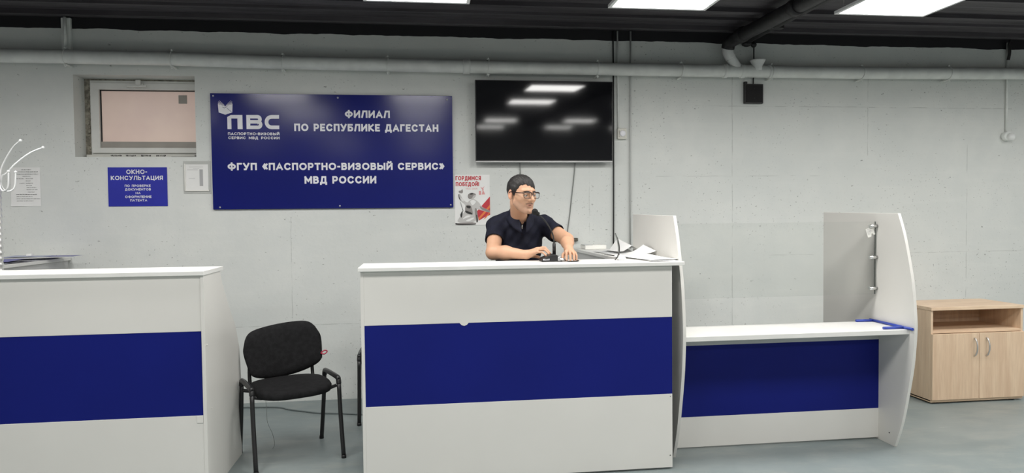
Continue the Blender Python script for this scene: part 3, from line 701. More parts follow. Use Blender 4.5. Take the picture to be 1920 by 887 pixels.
# ================================================================== COUNTERS
CT = 1.22                      # counter-top height
mc = thing('reception_counter', 'long white reception counter with a wide blue band, man behind it', 'counter', (.55, 4.0, 0))
MB().box(-.356, 1.497, 3.85, 4.215, CT-.022, CT, .0025).build('worktop', 'lamedge', mc)
b = MB(); b.box(-.328, 1.432, 3.885, 3.903, .897, CT-.022, .001)
b.prism([(.195, .8975), (.207, .885), (.222, .881), (.236, .886), (.246, .8975)], 3.8835, 3.89, 'y'); b.build('upper_panel', 'lam', mc)
MB().box(-.328, 1.432, 3.887, 3.903, .445, .897).build('blue_panel', 'blue', mc)
MB().box(-.328, 1.432, 3.885, 3.903, .012, .445, .001).build('lower_panel', 'lam', mc)
MB().box(-.346, -.328, 3.8845, 4.16, 0, CT-.022, .001).build('side_panel', 'lam', mc)
b = MB(); b.ball((1.418, 3.8845, .083), .004, 1); b.ball((1.42, 3.8845, .43), .003, 1); b.build('screw', 'ink', mc)
MB().prism([(1.235, 4.216), (1.497, 4.216), (1.497, 5.76), (1.235, 5.76)], CT-.026, CT-.004, 'z', .002).build('return_top', 'lamedge', mc)
MB().box(1.25, 1.268, 4.216, 5.74, 0, CT-.026).build('return_panel', 'lamgrey', mc)
MB().box(-.3, 1.24, 3.903, 3.92, .01, .06).build('plinth', 'lam', mc)

# left counter
lc = thing('side_counter', 'white and blue counter left of the black chair, cut by the frame', 'counter', (-2.3, 4.0, 0))
MB().box(-3.6, -1.154, 3.85, 4.21, CT-.024, CT, .0025).build('worktop', 'lamedge', lc)
MB().box(-3.6, -1.178, 3.868, 3.886, .897, CT-.024, .001).build('upper_panel', 'lam', lc)
MB().box(-3.6, -1.178, 3.870, 3.886, .445, .897).build('blue_panel', 'blue', lc)
b = MB(); b.box(-3.6, -1.178, 3.868, 3.886, .012, .445, .001); b.box(-1.212, -1.179, 3.864, 3.87, .405, .4452, .002); b.build('lower_panel', 'lam', lc)
prof = [(3.866, 0), (3.862, CT-.024), (4.17, CT-.024), (4.20, 1.14), (4.245, 1.08), (4.36, .945), (4.47, .83), (4.545, .69), (4.572, .5), (4.568, .2), (4.557, 0)]
MB().prism(prof, -1.178, -1.160, 'x', .001).build('side_panel', 'lam', lc)
b = MB(); b.ball((-1.158, 3.95, .46), .004, 1); b.ball((-1.158, 3.89, .82), .004, 1); b.build('screw', 'lam', lc)
MB().box(-3.6, -3.58, 3.87, 4.2, 0, CT-.024).build('end_panel', 'lam', lc)

rt = thing('return_desk', 'high white side desk by the wall behind the left counter', 'desk', (-3.2, 5.3, 0))
MB().prism([(-3.55, 4.86), (-2.72, 4.86), (-2.72, D-.01), (-3.55, D-.01)], 1.183, 1.207, 'z', .002).build('desk_top', 'lamedge', rt)
MB().box(-2.755, -2.737, 4.9, D-.02, 0, 1.183).build('side_panel', 'lamgrey', rt)
MB().box(-3.54, -3.522, 4.9, D-.02, 0, 1.183).build('end_panel', 'lamgrey', rt)

# right-hand service desk with glass screen
sd = thing('service_desk', 'low white service desk with blue front and tall curved side panels', 'desk', (2.24, 4.2, 0))
def panel_prof(dy):
    fr = [(4.04, 0), (3.975, .17), (3.925, .366), (3.888, .54), (3.872, .673), (3.864, .789), (3.872, .90), (3.893, 1.062), (3.932, 1.222), (3.972, 1.359), (4.024, 1.485)]
    pv = smooth_path([Vector((a, c, 0)) for a, c in fr], 3)
    return [(p.x+dy, p.y) for p in pv]+[(4.84+dy, 1.495), (4.84+dy, 0)]
MB().prism(panel_prof(0), 2.957, 2.976, 'x', .001).build('side_panel', 'lam', sd)
MB().prism(panel_prof(.03), 1.502, 1.521, 'x', .001).build('side_panel', 'lam', sd)
MB().box(1.521, 2.957, 3.91, 4.275, .741, .77, .002).build('desk_top', 'lamedge', sd)
MB().box(1.521, 2.957, 4.2, 4.218, .205, .66).build('blue_panel', 'blue', sd)
MB().box(1.521, 2.957, 4.198, 4.218, .012, .205, .001).build('lower_panel', 'lam', sd)
MB().box(1.521, 2.957, 4.2, 4.218, .66, .741).build('top_rail', 'lamgrey', sd)
MB().box(1.53, 2.945, 4.226, 4.231, .955, 1.432).build('glass_screen', 'screen', sd)
b = MB(); b.box(2.9445, 2.9475, 4.2255, 4.2315, .955, 1.432); b.build('glass_edge', mat('dark glass edge', (.08, .10, .09), .2), sd)
for x0, x1 in ((2.925, 2.9568), (1.5212, 1.553)):
    for z in (1.402, 1.197, .993):
        b = MB(); s = 1 if x0 > 2 else -1
        b.lathe([(.011, 0), (.011, .055)], ((x1 if s > 0 else x0), 4.221, z), 14, (-s, 0, 0)); b.build('glass_clip', 'steel', sd)
b = MB(); b.ball((2.957, 4.09, .075), .005, 1); b.build('screw', 'ink', sd)
# torn sticker on the glass
b = MB(); yq = 4.2245
R_ = Matrix.Rotation(math.radians(16), 2)
pl = [(-.026, .028), (.027, .026), (.031, -.022), (.022, -.027), (.014, -.012), (.006, -.014), (.001, -.03), (-.01, -.032), (-.024, -.03)]
P_ = [R_ @ Vector(p) for p in pl]; b.prism([(2.908+p.x, 1.363+p.y) for p in P_], yq, yq+.0012, 'y'); o = thing('sticker', 'small torn white sticker on the glass of the service desk', 'sticker', (2.908, yq, 1.363)); b.build('label', 'tagwhite', o)
b = MB()
for vv, l in ((.021, .04), (.011, .03), (.004, .034), (-.004, .026), (-.012, .02)):
    A = R_ @ Vector((-.021, vv)); B = R_ @ Vector((-.021+l, vv)); b.face([(2.908+A.x, yq-.0004, 1.363+A.y-.0012), (2.908+B.x, yq-.0004, 1.363+B.y-.0012), (2.908+B.x, yq-.0004, 1.363+B.y+.0012), (2.908+A.x, yq-.0004, 1.363+A.y+.0012)])
b.build('print', 'inkgrey', o)
# blue tube frame lying on the desk
tf = thing('tube_frame', 'blue plastic tube frame lying on the service desk end', 'frame', (2.93, 4.05, .77)); r = .0085; z = .7788
MB().tube([(2.944, 4.275, z), (2.945, 3.868, z)], r, 12).build('long_tube', 'tube', tf)
MB().tube([(2.824, 4.245, z), (2.944, 4.24, z)], r, 12).build('short_tube', 'tube', tf)
MB().tube([(2.806, 3.945, z), (2.944, 3.945, z)], r, 12).build('short_tube', 'tube', tf)

# ---- beech cabinet
cb = thing('cabinet', 'light beech cabinet with open shelf and two doors against the wall', 'cabinet', (4.28, 5.1, 0))
cx0, cx1, cy0, cy1 = 3.882, 4.672, 4.893, 5.32
MB().box(cx0-.004, cx1+.004, cy0-.006, cy1, .727, .752, .0015).build('top', 'woodh', cb)
MB().box(cx0, cx0+.018, cy0+.004, cy1, .02, .727, .0008).build('side_panel', 'wood', cb)
MB().box(cx1-.018, cx1, cy0+.004, cy1, .02, .727, .0008).build('side_panel', 'wood', cb)
MB().box(cx0+.018, cx1-.018, cy1-.012, cy1-.004, .04, .727).build('back_panel', 'wood', cb)
MB().box(cx0+.018, cx1-.018, cy0+.004, cy1-.012, .548, .566, .0008).build('shelf', 'woodh', cb)
MB().box(cx0, cx1, cy0, cy1, .012, .03, .0008).build('base_panel', 'woodh', cb)
xm = 4.281
for x0, x1, hx in ((cx0+.001, xm-.0015, 4.236), (xm+.0015, cx1-.001, 4.340)):
    d = MB().box(x0, x1, cy0-.016, cy0+.002, .033, .545, .001).build('door', 'wood', cb)
    b = MB(); b.tube([(hx, cy0-.015, .508), (hx, cy0-.03, .50), (hx+.001, cy0-.043, .47), (hx+.001, cy0-.047, .438), (hx+.001, cy0-.043, .406), (hx, cy0-.03, .375), (hx, cy0-.015, .367)], [.004, .006, .0055, .006, .0055, .006, .004], 10, sm=4); b.build('handle', 'silver', d)
for x in (cx0+.06, cx1-.07):
    for y in (cy0+.035, cy1-.05): MB().lathe([(.022, 0), (.022, .012)], (x, y, 0), 14).build('foot', 'rubber', cb)

# ================================================================== CHAIRS
def make_chair():
    """visitor chair facing -Y at the origin, seat 0.47 m"""
    ch = thing('visitor_chair', 'x', 'chair', (0, 0, 0))
    # seat cushion: rounded plan, soft edges
    def outline(w, d, n=44, p=3.2):
        return [(w*math.copysign(abs(math.cos(a))**(2/p), math.cos(a)), d*math.copysign(abs(math.sin(a))**(2/p), math.sin(a))) for a in [2*math.pi*i/n for i in range(n)]]
    b = MB(); t = bmesh.new(); rings = []
    for k, z in ((.90, .418), (.985, .424), (1.0, .437), (1.0, .452), (.965, .466), (.86, .473), (.5, .476)):
        rings.append([t.verts.new((x*k, y*k-.01+(.0), z-.012*(1 if y < 0 else 0)*(abs(y)/.21)**2)) for x, y in outline(.235, .21)])
    for a, c in zip(rings, rings[1:]):
        for j in range(len(a)): t.faces.new((a[j], a[(j+1) % len(a)], c[(j+1) % len(a)], c[j])).smooth = True
    t.faces.new(rings[0][::-1]); t.faces.new(rings[-1]).smooth = True; b._take(t); b.build('seat', 'fabric', ch)
    # backrest: curved shell, top and bottom edges arched
    def back(u, v, off):
        c = 2*u-1; s = abs(c); c = math.copysign(s**.9, c)
        top = .150-.018*s*s-.075*s**9; bot = -.185+.055*s*s+.020*s**12
        z0 = bot+(top-bot)*v; hw = .252*(1-.085*(1-v)**1.3)*(1-.05*v**7)
        x = c*hw; z = .655+z0
        y = .185+.055*(z-.52)/.3-.06*s*s
        e = (1-s**8)*(1-abs(2*v-1)**8)
        return (x, y+off*max(.12, e), z)
    b = MB(); nu, nv = 28, 18
    A = [[b.bm.verts.new(back(i/nu, j/nv, -.024)) for j in range(nv+1)] for i in range(nu+1)]
    B = [[b.bm.verts.new(back(i/nu, j/nv, .016)) for j in range(nv+1)] for i in range(nu+1)]
    for i in range(nu):
        for j in range(nv):
            b.bm.faces.new((A[i][j], A[i+1][j], A[i+1][j+1], A[i][j+1])).smooth = True
            b.bm.faces.new((B[i][j], B[i][j+1], B[i+1][j+1], B[i+1][j])).smooth = True
    for i in range(nu):
        b.bm.faces.new((A[i][0], B[i][0], B[i+1][0], A[i+1][0])).smooth = True; b.bm.faces.new((A[i][nv], A[i+1][nv], B[i+1][nv], B[i][nv])).smooth = True
    for j in range(nv):
        b.bm.faces.new((A[0][j], A[0][j+1], B[0][j+1], B[0][j])).smooth = True; b.bm.faces.new((A[nu][j], B[nu][j], B[nu][j+1], A[nu][j+1])).smooth = True
    bk = b.build('backrest', 'fabric', ch)
    fx = .262
    for s in (-1, 1):
        # each side: oval tube legs joined by a rounded bridge above seat level
        for fy, ty_, z1 in ((-.222, -.13, .455), (.235, .125, .455)):
            b = MB(); b.tube([(s*fx, fy, 0), (s*fx, fy+(ty_-fy)*.55, z1*.6), (s*fx, ty_-.02*(1 if fy < 0 else -1), z1)], .0135, 10, sm=3)
            b.lathe([(.0155, 0), (.0155, .02)], (s*fx, fy, 0), 10); b.build('leg', 'chairmetal', ch)
        b = MB(); b.tube([(s*fx, -.15, .45), (s*fx, -.142, .475), (s*fx, -.115, .487), (s*fx, .105, .487), (s*fx, .137, .475), (s*fx, .145, .45)], .0158, 10, sm=4); b.build('side_bridge', 'chairmetal', ch)
        b = MB(); b.tube([(s*.2, .10, .425), (s*.2, .19, .44), (s*.2, .212, .50), (s*.195, .222, .60), (s*.19, .235, .70)], .012, 8, sm=4); b.build('back_support', 'chairmetal', ch)
    b = MB(); b.tube([(-fx, -.10, .43), (-.2, -.10, .414), (.2, -.10, .414), (fx, -.10, .43)], .011, 8); b.tube([(-fx, .10, .43), (-.2, .10, .414), (.2, .10, .414), (fx, .10, .43)], .011, 8); b.build('seat_frame', 'chairmetal', ch)
    return ch, bk
ch, bk = make_chair()
second = copy_tree(ch)
ch.location = (-.84, 4.475, 0); ch.rotation_euler = (0, 0, math.radians(25))
bk.rotation_euler = (0, math.radians(-6.5), 0); bk.location = Vector((0, 0, 0))+Vector((.672*math.sin(math.radians(6.5)), 0, .672*(1-math.cos(math.radians(6.5)))))
tag(ch, 'black padded visitor chair with crooked backrest between the two counters', 'chair', 'black visitor chairs')
second.location = (-.212, 5.27, 0); second.rotation_euler = (0, 0, 0)
tag(second, 'black visitor chair mostly hidden behind the long reception counter', 'chair', 'black visitor chairs')
# red tag on the chair back edge
b = MB(); b.tube([Vector(q)+ch.location for q in ((.235, .13, .60), (.258, .128, .616), (.278, .128, .609), (.260, .128, .592), (.236, .13, .598))], .0042, 6, sm=3)
b.build('tag', 'redtag', ch)['label'] = 'small red loop tag'
o = MB().tube([(-.952, 4.30, .418), (-.95, 4.31, .34), (-.957, 4.36, .25), (-.945, 4.44, .15), (-.955, 4.53, .06), (-.985, 4.62, .004)], .0013, 5, sm=5).build('loose_thread', 'greycord', org=(-.95, 4.3, .4)); tag(o, 'thin dark thread hanging from the chair seat to the floor', 'thread')
o = MB().tube([(-1.75, 5.70, .006), (-1.37, 5.655, .006), (-1.157, 5.62, .007), (-1.05, 5.54, .006), (-.93, 5.47, .006), (-.8, 5.40, .007), (-.6, 5.35, .006), (-.3, 5.26, .006), (.1, 5.2, .006)], .006, 7, sm=6).build('floor_cable', mat('painted-over cable', (.17, .20, .20), .6), org=(-1, 5.5, 0)); tag(o, 'grey cable lying on the floor behind the black chair', 'cable')

# ================================================================== COAT STAND
cs = thing('coat_stand', 'silver coat stand with white curved hooks at the left edge', 'coat stand', (-2.625, 4.7, 0))
cxx, cyy = -2.622, 4.70
b = MB(); pr = [(.017, 0)]
for i in range(140):
    z = .02+i*.0125; pr.append((.019+.0045*abs(math.sin(i*math.pi/3)), z))
pr.append((.012, 1.78)); b.lathe(pr, (cxx, cyy, .02), 18); b.ball((cxx, cyy, 1.81), .022, 2); b.build('post', 'chrome', cs)
MB().lathe([(.14, 0), (.14, .012), (.12, .025), (.03, .04), (.02, .06)], (cxx, cyy, 0), 28).build('base', 'chrome', cs)
def hook(az, L, zt, zl):
    c, s_ = math.cos(az), math.sin(az); P = lambda r, z: (cxx+c*r, cyy+s_*r, z)
    b = MB(); b.tube([P(L, zt), P(L*.72, zt-.035), P(L*.42, zt-.10), P(L*.2, zt-.165), P(.028, 1.775), P(.022, 1.74)], .0052, 9, sm=5)
    b.tube([P(.022, 1.76), P(.024, 1.715), P(.045, 1.682), P(.075, 1.685), P(.094, 1.715), P(.10, zl)], .0052, 9, sm=5)
    b.ball(P(L, zt), .010, 2); b.ball(P(.10, zl), .010, 2); return b.build('hook', 'hook', cs)
hook(math.radians(-24), .205, 1.985, 1.80); hook(math.radians(14), .25, 1.957, 1.80); hook(math.radians(150), .23, 1.96, 1.77); hook(math.radians(-120), .23, 1.96, 1.77)

# ================================================================== PAPERS AND SMALL THINGS
def sheet(name, label, cat, cx, cy, z, rot, w_, h_, fn, m_, group=None, nu=14, nv=14):
    c, s_ = math.cos(rot), math.sin(rot)
    def f(u, v):
        a = (u-.5)*w_; e = (v-.5)*h_; dz = fn(u, v)
        if isinstance(dz, tuple): a += dz[0]; e += dz[1]; dz = dz[2]
        return (a*c-e*s_, a*s_+e*c, dz+.0006)
    b = MB().grid(f, nu, nv); o = b.build(name, m_, None); o.location = (cx, cy, z); return tag(o, label, cat, group)
RT = CT-.004
gp = 'loose papers on the counter return'
wv = lambda a, ph: (lambda u, v: a*(.5+.5*math.sin(3.1*u+2.3*v+ph)))
sheet('paper_sheet', 'grey glossy sheet lying flat in the middle of the side desk', 'paper', 1.378, 4.90, RT, .1, .20, .40, lambda u, v: .003+.045*math.exp(-((u-.75)**2+(v-.6)**2)*9), 'papergrey', gp)
sheet('paper_sheet', 'white sheet lying along the left edge of the paper pile', 'paper', 1.355, 4.62, RT+.003, .15, .19, .297, wv(.004, 1.0), 'paper', gp)
sheet('paper_sheet', 'white sheet nearest the cable plug, edge curling', 'paper', 1.345, 4.40, RT+.007, -.3, .21, .297, lambda u, v: .004+.02*max(0, u-.6)**1.2+.006*math.sin(5*v), 'paper', gp)
sheet('paper_sheet', 'bright white sheet bridging the counter edge at right', 'paper', 1.385, 4.10, CT+.002, .22, .20, .29, lambda u, v: .004+.022*math.exp(-((u-.55)**2+(v-.75)**2)*8), 'paper', gp)
sheet('paper_sheet', 'white sheet against the curved panel at the counter corner', 'paper', 1.398, 3.985, CT+.0005, -.12, .17, .22, wv(.003, 2.0), 'paper', gp)
sheet('paper_sheet', 'white sheet folded up into a peak against the tall panel', 'paper', 1.405, 4.86, RT+.012, .15, .16, .24, lambda u, v: (0, 0, .008+.085*max(0, 1-abs(u-.72)/.42)*(.45+.55*v)), 'paper', gp, 16, 8)
sheet('paper_sheet', 'white sheet with a lifted corner leaning on the tall panel', 'paper', 1.42, 4.45, RT+.012, .1, .14, .21, lambda u, v: .006+.055*u*u*(.4+.6*v), 'paper', gp)
bx = thing('white_box', 'flat white plastic box on the side desk near the wall', 'box', (1.375, 5.55, RT))
MB().box(1.29, 1.465, 5.46, 5.64, RT, RT+.034, .006).build('case', 'tagwhite', bx)
MB().box(1.286, 1.35, 5.458, 5.6, RT+.0335, RT+.037, .001).build('lid_label', 'papergrey', bx)
# cable pair with plug standing on the counter
cp = thing('loose_cables', 'twisted dark cables rising from a grey plug on the counter', 'cable', (1.17, 4.10, CT))
MB().tube([(1.145, 4.07, CT+.004), (1.165, 4.09, CT+.02), (1.185, 4.12, CT+.05), (1.19, 4.14, CT+.085), (1.178, 4.13, CT+.125), (1.158, 4.11, CT+.16)], .0035, 7, sm=6).build('cable', 'cord', cp)
MB().tube([(1.158, 4.11, CT+.158), (1.172, 4.12, CT+.12), (1.182, 4.13, CT+.08), (1.180, 4.12, CT+.045), (1.187, 4.11, CT+.018)], .003, 7, sm=6).build('cable', 'greycord', cp)
b = MB(); b.box(1.165, 1.215, 4.075, 4.115, CT, CT+.018, .006); b.lathe([(.012, 0), (.009, .012), (.004, .016)], (1.187, 4.10, CT+.016), 12); b.build('plug', 'pipe', cp)
# papers on the left return
g2 = 'folders and papers on the left side desk'; LT = 1.207
sheet('plastic_folder', 'blue folder sticking out past the left side desk', 'folder', -2.80, 5.52, LT+.016, .1, .50, .22, lambda u, v: .002+.004*math.sin(2*u), 'folder', g2)
sheet('plastic_folder', 'dark blue folder lying at the front of the left side desk', 'folder', -2.83, 5.16, LT+.012, -.1, .22, .31, lambda u, v: .002+.010*math.sin(3*v), 'folder', g2)
sheet('paper_sheet', 'pale sheet under the folders on the left side desk', 'paper', -2.83, 5.3, LT+.001, .05, .21, .297, wv(.004, .5), 'paper', g2)
sheet('paper_sheet', 'white sheet at the near corner of the left side desk', 'paper', -2.83, 5.0, LT+.001, -.2, .20, .22, wv(.012, 1.5), 'paper', g2)
sheet('paper_sheet', 'pale blue sheet on top of the left side desk papers', 'paper', -2.86, 5.48, LT+.023, .2, .25, .30, wv(.006, .2), 'bluepaper', g2)
sheet('paper_sheet', 'white sheet on the wall end of the left side desk', 'paper', -2.88, 5.64, LT+.002, .0, .30, .21, wv(.006, 2.4), 'paper', g2)
o = MB().box(-2.862, -2.828, 5.45, 5.49, LT+.030, LT+.046, .003).build('white_clip', 'tagwhite', org=(-2.845, 5.47, LT+.03)); tag(o, 'small cream paper block on the left side desk papers', 'paper block')

# ---- desk microphone
mk = thing('microphone', 'black desk microphone with bent neck in front of the man', 'microphone', (.755, 4.09, CT))
bx0, bx1 = .692, .818
b = MB(); b.prism([(bx0, CT), (bx1, CT), (bx1-.002, CT+.02), (bx1-.028, CT+.036), (bx1-.04, CT+.043), (bx0+.062, CT+.043), (bx0+.006, CT+.021), (bx0, CT+.012)], 4.04, 4.15, 'y', .004); b.build('base', 'blackplastic', mk)
b = MB(); lettering(b, 'RELACT', .700, .739, CT+.0095, CT+.0185, 4.0385, .2, .2); b.build('maker_name', 'signwhite', mk)
b = MB(); b.lathe([(.0105, .0), (.0105, .066), (.006, .07)], (.777, 4.095, CT+.04), 14); b.build('stem', 'blackplastic', mk)
MB().tube([(.777, 4.095, CT+.105), (.772, 4.095, CT+.15), (.755, 4.088, CT+.19), (.733, 4.08, CT+.225), (.705, 4.07, CT+.258), (.682, 4.062, CT+.278), (.665, 4.055, CT+.29)], .0042, 9, sm=5).build('gooseneck', 'cord', mk)
b = MB(); b.ball((.655, 4.05, CT+.297), .019, 3, (1, 1, 1)); b.tube([(.678, 4.06, CT+.282), (.66, 4.052, CT+.294)], .012, 12); b.build('windscreen', mat('black foam', (.01, .01, .01), .95, bump=.8, bs=300), mk)
b = MB(); b.tube([(.80, 4.036, CT+.017), (.818, 4.036, CT+.013), (.829, 4.037, CT+.011)], .0075, 10); b.box(.788, .806, 4.0375, 4.045, CT+.006, CT+.03, .002); b.build('connector', 'silver', mk)
MB().tube([(.828, 4.037, CT+.011), (.845, 4.02, CT+.004), (.87, 4.0, CT+.004), (.892, 3.995, CT+.004), (.906, 4.01, CT+.006), (.908, 4.05, CT+.006), (.905, 4.12, CT+.005)], .0033, 7, sm=6).build('cable', 'cord', mk)

# ================================================================== THE MAN BEHIND THE COUNTER
HC = np.array((.611, 4.29, 1.630)); HYAW = math.radians(29); HPITCH = math.radians(6)
_rz = np.array([[math.cos(HYAW), -math.sin(HYAW), 0], [math.sin(HYAW), math.cos(HYAW), 0], [0, 0, 1]])
_rx = np.array([[1, 0, 0], [0, math.cos(HPITCH), -math.sin(HPITCH)], [0, math.sin(HPITCH), math.cos(HPITCH)]])
HR = _rz @ _rx                      # head axes: local -Y is the face direction
def to_head(p): return (p-HC) @ HR
def from_head(q): return np.array(q) @ HR.T+HC
def sym(f, p): q = p.copy(); q[:, 0] = np.abs(q[:, 0]); return f(q)
def skull(q, g=0.0):
    d = ell(q, (0, .012, .032), (.0735+g, .091+g, .079+g))
    return d
def head_sdf(p):
    q = to_head(p); m = q.copy(); m[:, 0] = np.abs(m[:, 0])
    d = skull(q)
    d = smin(d, ell(q, (0, -.034, -.03), (.0595, .060, .082)), .03)
    d = smin(d, cone(m, (.047, -.008, -.055), (.020, -.068, -.100), .0165, .0155), .032)      # jaw line
    d = smin(d, cone(m, (0, -.076, -.099), (.008, -.078, -.099), .017, .015), .02)          # chin
    d = smin(d, cone(m, (.043, -.063, -.022), (.052, -.04, -.012), .018, .016), .022)       # cheekbone
    d = smin(d, cone(m, (.012, -.086, .026), (.042, -.071, .024), .010, .008), .014)        # brow ridge
    d = smax(d, -ell(m, (.031, -.101, .003), (.019, .018, .012)), .012)                      # eye socket
    d = smin(d, ell(m, (.031, -.0775, .004), (.0175, .0135, .0100)), .006)                    # lids
    d = smin(d, cone(q, (0, -.090, .012), (0, -.1175, -.027), .0075, .0115), .011)            # nose
    d = smin(d, ell(m, (.0115, -.102, -.031), (.009, .0115, .008)), .007)
    d = smax(d, -ell(m, (.0065, -.106, -.0405), (.0035, .005, .004)), .003)
    d = smin(d, cone(m, (0, -.0925, -.057), (.019, -.083, -.061), .0052, .0035), .007)        # lips
    d = smin(d, cone(m, (0, -.0905, -.069), (.016, -.083, -.066), .0058, .0035), .007)
    d = smax(d, -ell(q, (0, -.097, -.0635), (.015, .010, .0028)), .003)
    d = smax(d, -ell(q, (0, -.094, -.083), (.018, .008, .006)), .008)
    e = ell(m, (.0775, .014, -.006), (.0085, .0185, .031)); e = smax(e, -ell(m, (.087, .010, -.004), (.008, .011, .019)), .005)
    d = smin(d, e, .008)
    return d
NB = (.620, 4.47, 1.455)
def neck_sdf(p):
    c = HC+HR @ np.array((0, .036, -.055))
    return cone(p, NB, tuple(c), .055, .049)
SHR = (.473, 4.52, 1.425); SHL = (.792, 4.53, 1.43)
ELR = (.432, 4.325, 1.266); ELL = (.904, 4.335, 1.338)
WRR = (.622, 4.205, 1.256); WRL = (.869, 4.115, 1.292)
FR = [  # right hand: knuckle, middle joint, tip, radius
 ((.690, 4.216, 1.290), (.729, 4.203, 1.298), (.752, 4.176, 1.270), .0082), ((.697, 4.194, 1.292), (.738, 4.180, 1.297), (.760, 4.148, 1.266), .0084),
 ((.693, 4.171, 1.285), (.731, 4.155, 1.287), (.750, 4.124, 1.262), .0080), ((.683, 4.150, 1.274), (.714, 4.134, 1.272), (.731, 4.108, 1.253), .0070)]
TR = ((.640, 4.222, 1.250), (.677, 4.240, 1.243), (.705, 4.225, 1.238), .0095)
FL = [((.843, 4.060, 1.277), (.838, 4.028, 1.266), (.836, 4.016, 1.233), .0080), ((.862, 4.052, 1.281), (.858, 4.016, 1.268), (.857, 4.003, 1.232), .0082),
 ((.881, 4.054, 1.277), (.880, 4.019, 1.264), (.878, 4.006, 1.231), .0080), ((.898, 4.066, 1.268), (.900, 4.034, 1.256), (.897, 4.022, 1.230), .0070)]
TL = ((.852, 4.103, 1.272), (.828, 4.078, 1.258), (.820, 4.050, 1.236), .0092)
def finger(p, f):
    a, b_, c, r = f
    return np.minimum(cone(p, a, b_, r*1.06, r*.96), cone(p, b_, c, r*.96, r*.80))
def hand(p, wr, F, T):
    w_ = np.array(wr); d = np.full(len(p), 9.)
    for k, f in enumerate(F):
        base = w_+(np.array(f[0])-w_)*.22+np.array((0, 0, -.004)); d = smin(d, cone(p, tuple(base), f[0], .0155, .0105), .012)
    kc = np.mean([f[0] for f in F], axis=0); d = smin(d, cone(p, wr, tuple(w_+(kc-w_)*.6+np.array((0, 0, -.006))), .0235, .02), .016)
    for f in F: d = smin(d, finger(p, f), .0045)
    t = np.minimum(cone(p, T[0], T[1], .014, .0105), cone(p, T[1], T[2], .0105, .0085)); return smin(d, t, .010)
def bent(p, a, b_, t, up=0.0): return tuple(np.array(a)+(np.array(b_)-np.array(a))*t+np.array((0, 0, up)))
def arm(p, sh, el, wr, g=.0):
    d = cone(p, sh, el, .055, .043)
    d = smin(d, cone(p, el, bent(p, el, wr, .38, .003), .0425-g*.5, .0430-g), .02)
    d = smin(d, cone(p, bent(p, el, wr, .38, .003), wr, .0420-g, .0262), .02)
    return d
def chest(p, g=0.0):
    d = ell(p, (.62, 4.545, 1.29), (.150+g, .115+g, .21+g))
    d = smin(d, cone(p, SHR, SHL, .054+g, .054+g), .09)
    d = smin(d, cone(p, (.505, 4.515, 1.445), (.590, 4.48, 1.495), .035+g, .042+g), .05)
    d = smin(d, cone(p, (.755, 4.52, 1.448), (.645, 4.48, 1.495), .035+g, .042+g), .05)
    d = smin(d, ell(p, (.62, 4.62, 1.08), (.148+g, .105+g, .19+g)), .08)
    return d
def boxed(fn, lo, hi, m=.05):
    lo = np.array(lo)-m; hi = np.array(hi)+m
    def g(p):
        out = np.full(len(p), .08); s = ((p > lo) & (p < hi)).all(1)
        if s.any(): out[s] = fn(p[s])
        return out
    return g
def bb(pts, r): a = np.array(pts); return a.min(0)-r, a.max(0)+r
g_head = boxed(head_sdf, HC-.15, HC+.15, .02); g_neck = boxed(neck_sdf, *bb([NB, HC], .07))
g_chest = boxed(lambda p: chest(p, -.008), (.40, 4.38, .98), (.86, 4.75, 1.52))
g_ar = boxed(lambda p: arm(p, SHR, ELR, WRR), *bb([SHR, ELR, WRR], .06)); g_al = boxed(lambda p: arm(p, SHL, ELL, WRL, .005), *bb([SHL, ELL, WRL], .06))
g_hr = boxed(lambda p: hand(p, WRR, FR, TR), *bb([WRR]+[f[k] for f in FR for k in range(3)], .03), .03)
g_hl = boxed(lambda p: hand(p, WRL, FL, TL), *bb([WRL]+[f[k] for f in FL for k in range(3)], .03), .03)
def body_sdf(p):
    d = smin(g_head(p), g_neck(p), .016); d = smin(d, g_chest(p), .03)
    d = smin(d, smin(g_ar(p), g_hr(p), .014), .03); d = smin(d, smin(g_al(p), g_hl(p), .014), .03)
    return d
man = thing('person', 'man in navy polo shirt and glasses leaning on the counter at a microphone', 'person', (.62, 4.72, 0))
body = net_object('body', body_sdf, (.36, 3.96, 1.0), (1.0, 4.78, 1.78), .0026, ['skin'], man)
# skin tones: lips, shaved beard area, knuckles
me = body.data; co = np.empty(len(me.vertices)*3); me.vertices.foreach_get('co', co); co = co.reshape(-1, 3)+np.array(man.location); q = to_head(co); m_ = q.copy(); m_[:, 0] = np.abs(m_[:, 0])
tint = np.tile(np.array((.57, .335, .215)), (len(co), 1))
def blend(w_, c): global tint; tint = tint*(1-w_[:, None])+np.array(c)*w_[:, None]
ins = np.linalg.norm(q, axis=1) < .16
beard = np.clip(1-np.maximum(0, cone(m_, (.048, -.03, -.075), (0, -.075, -.10), .034, .03))/.014, 0, 1)*ins
must = np.clip(1-np.maximum(0, cone(m_, (.0, -.100, -.050), (.025, -.086, -.056), .0035, .0025))/.0035, 0, 1)*ins
blend(beard*.5, (.26, .17, .125)); blend(must*.75, (.09, .055, .04))
lips = np.clip(1-np.maximum(0, cone(m_, (0, -.098, -.064), (.017, -.088, -.064), .0085, .0045))/.003, 0, 1)*ins; blend(lips*.5, (.46, .20, .16))
mouth = np.clip(1-np.maximum(0, ell(q, (0, -.097, -.0635), (.013, .010, .0022)))/.002, 0, 1)*ins; blend(mouth*.9, (.08, .03, .03))
ear = np.clip(1-np.abs(m_[:, 0]-.08)/.012, 0, 1)*ins*(np.abs(q[:, 1]-.014) < .03); blend(ear*.35, (.66, .28, .20))
ca = me.color_attributes.new('tint', 'FLOAT_COLOR', 'POINT'); ca.data.foreach_set('color', np.concatenate([tint, np.ones((len(co), 1))], 1).astype(np.float32).ravel())
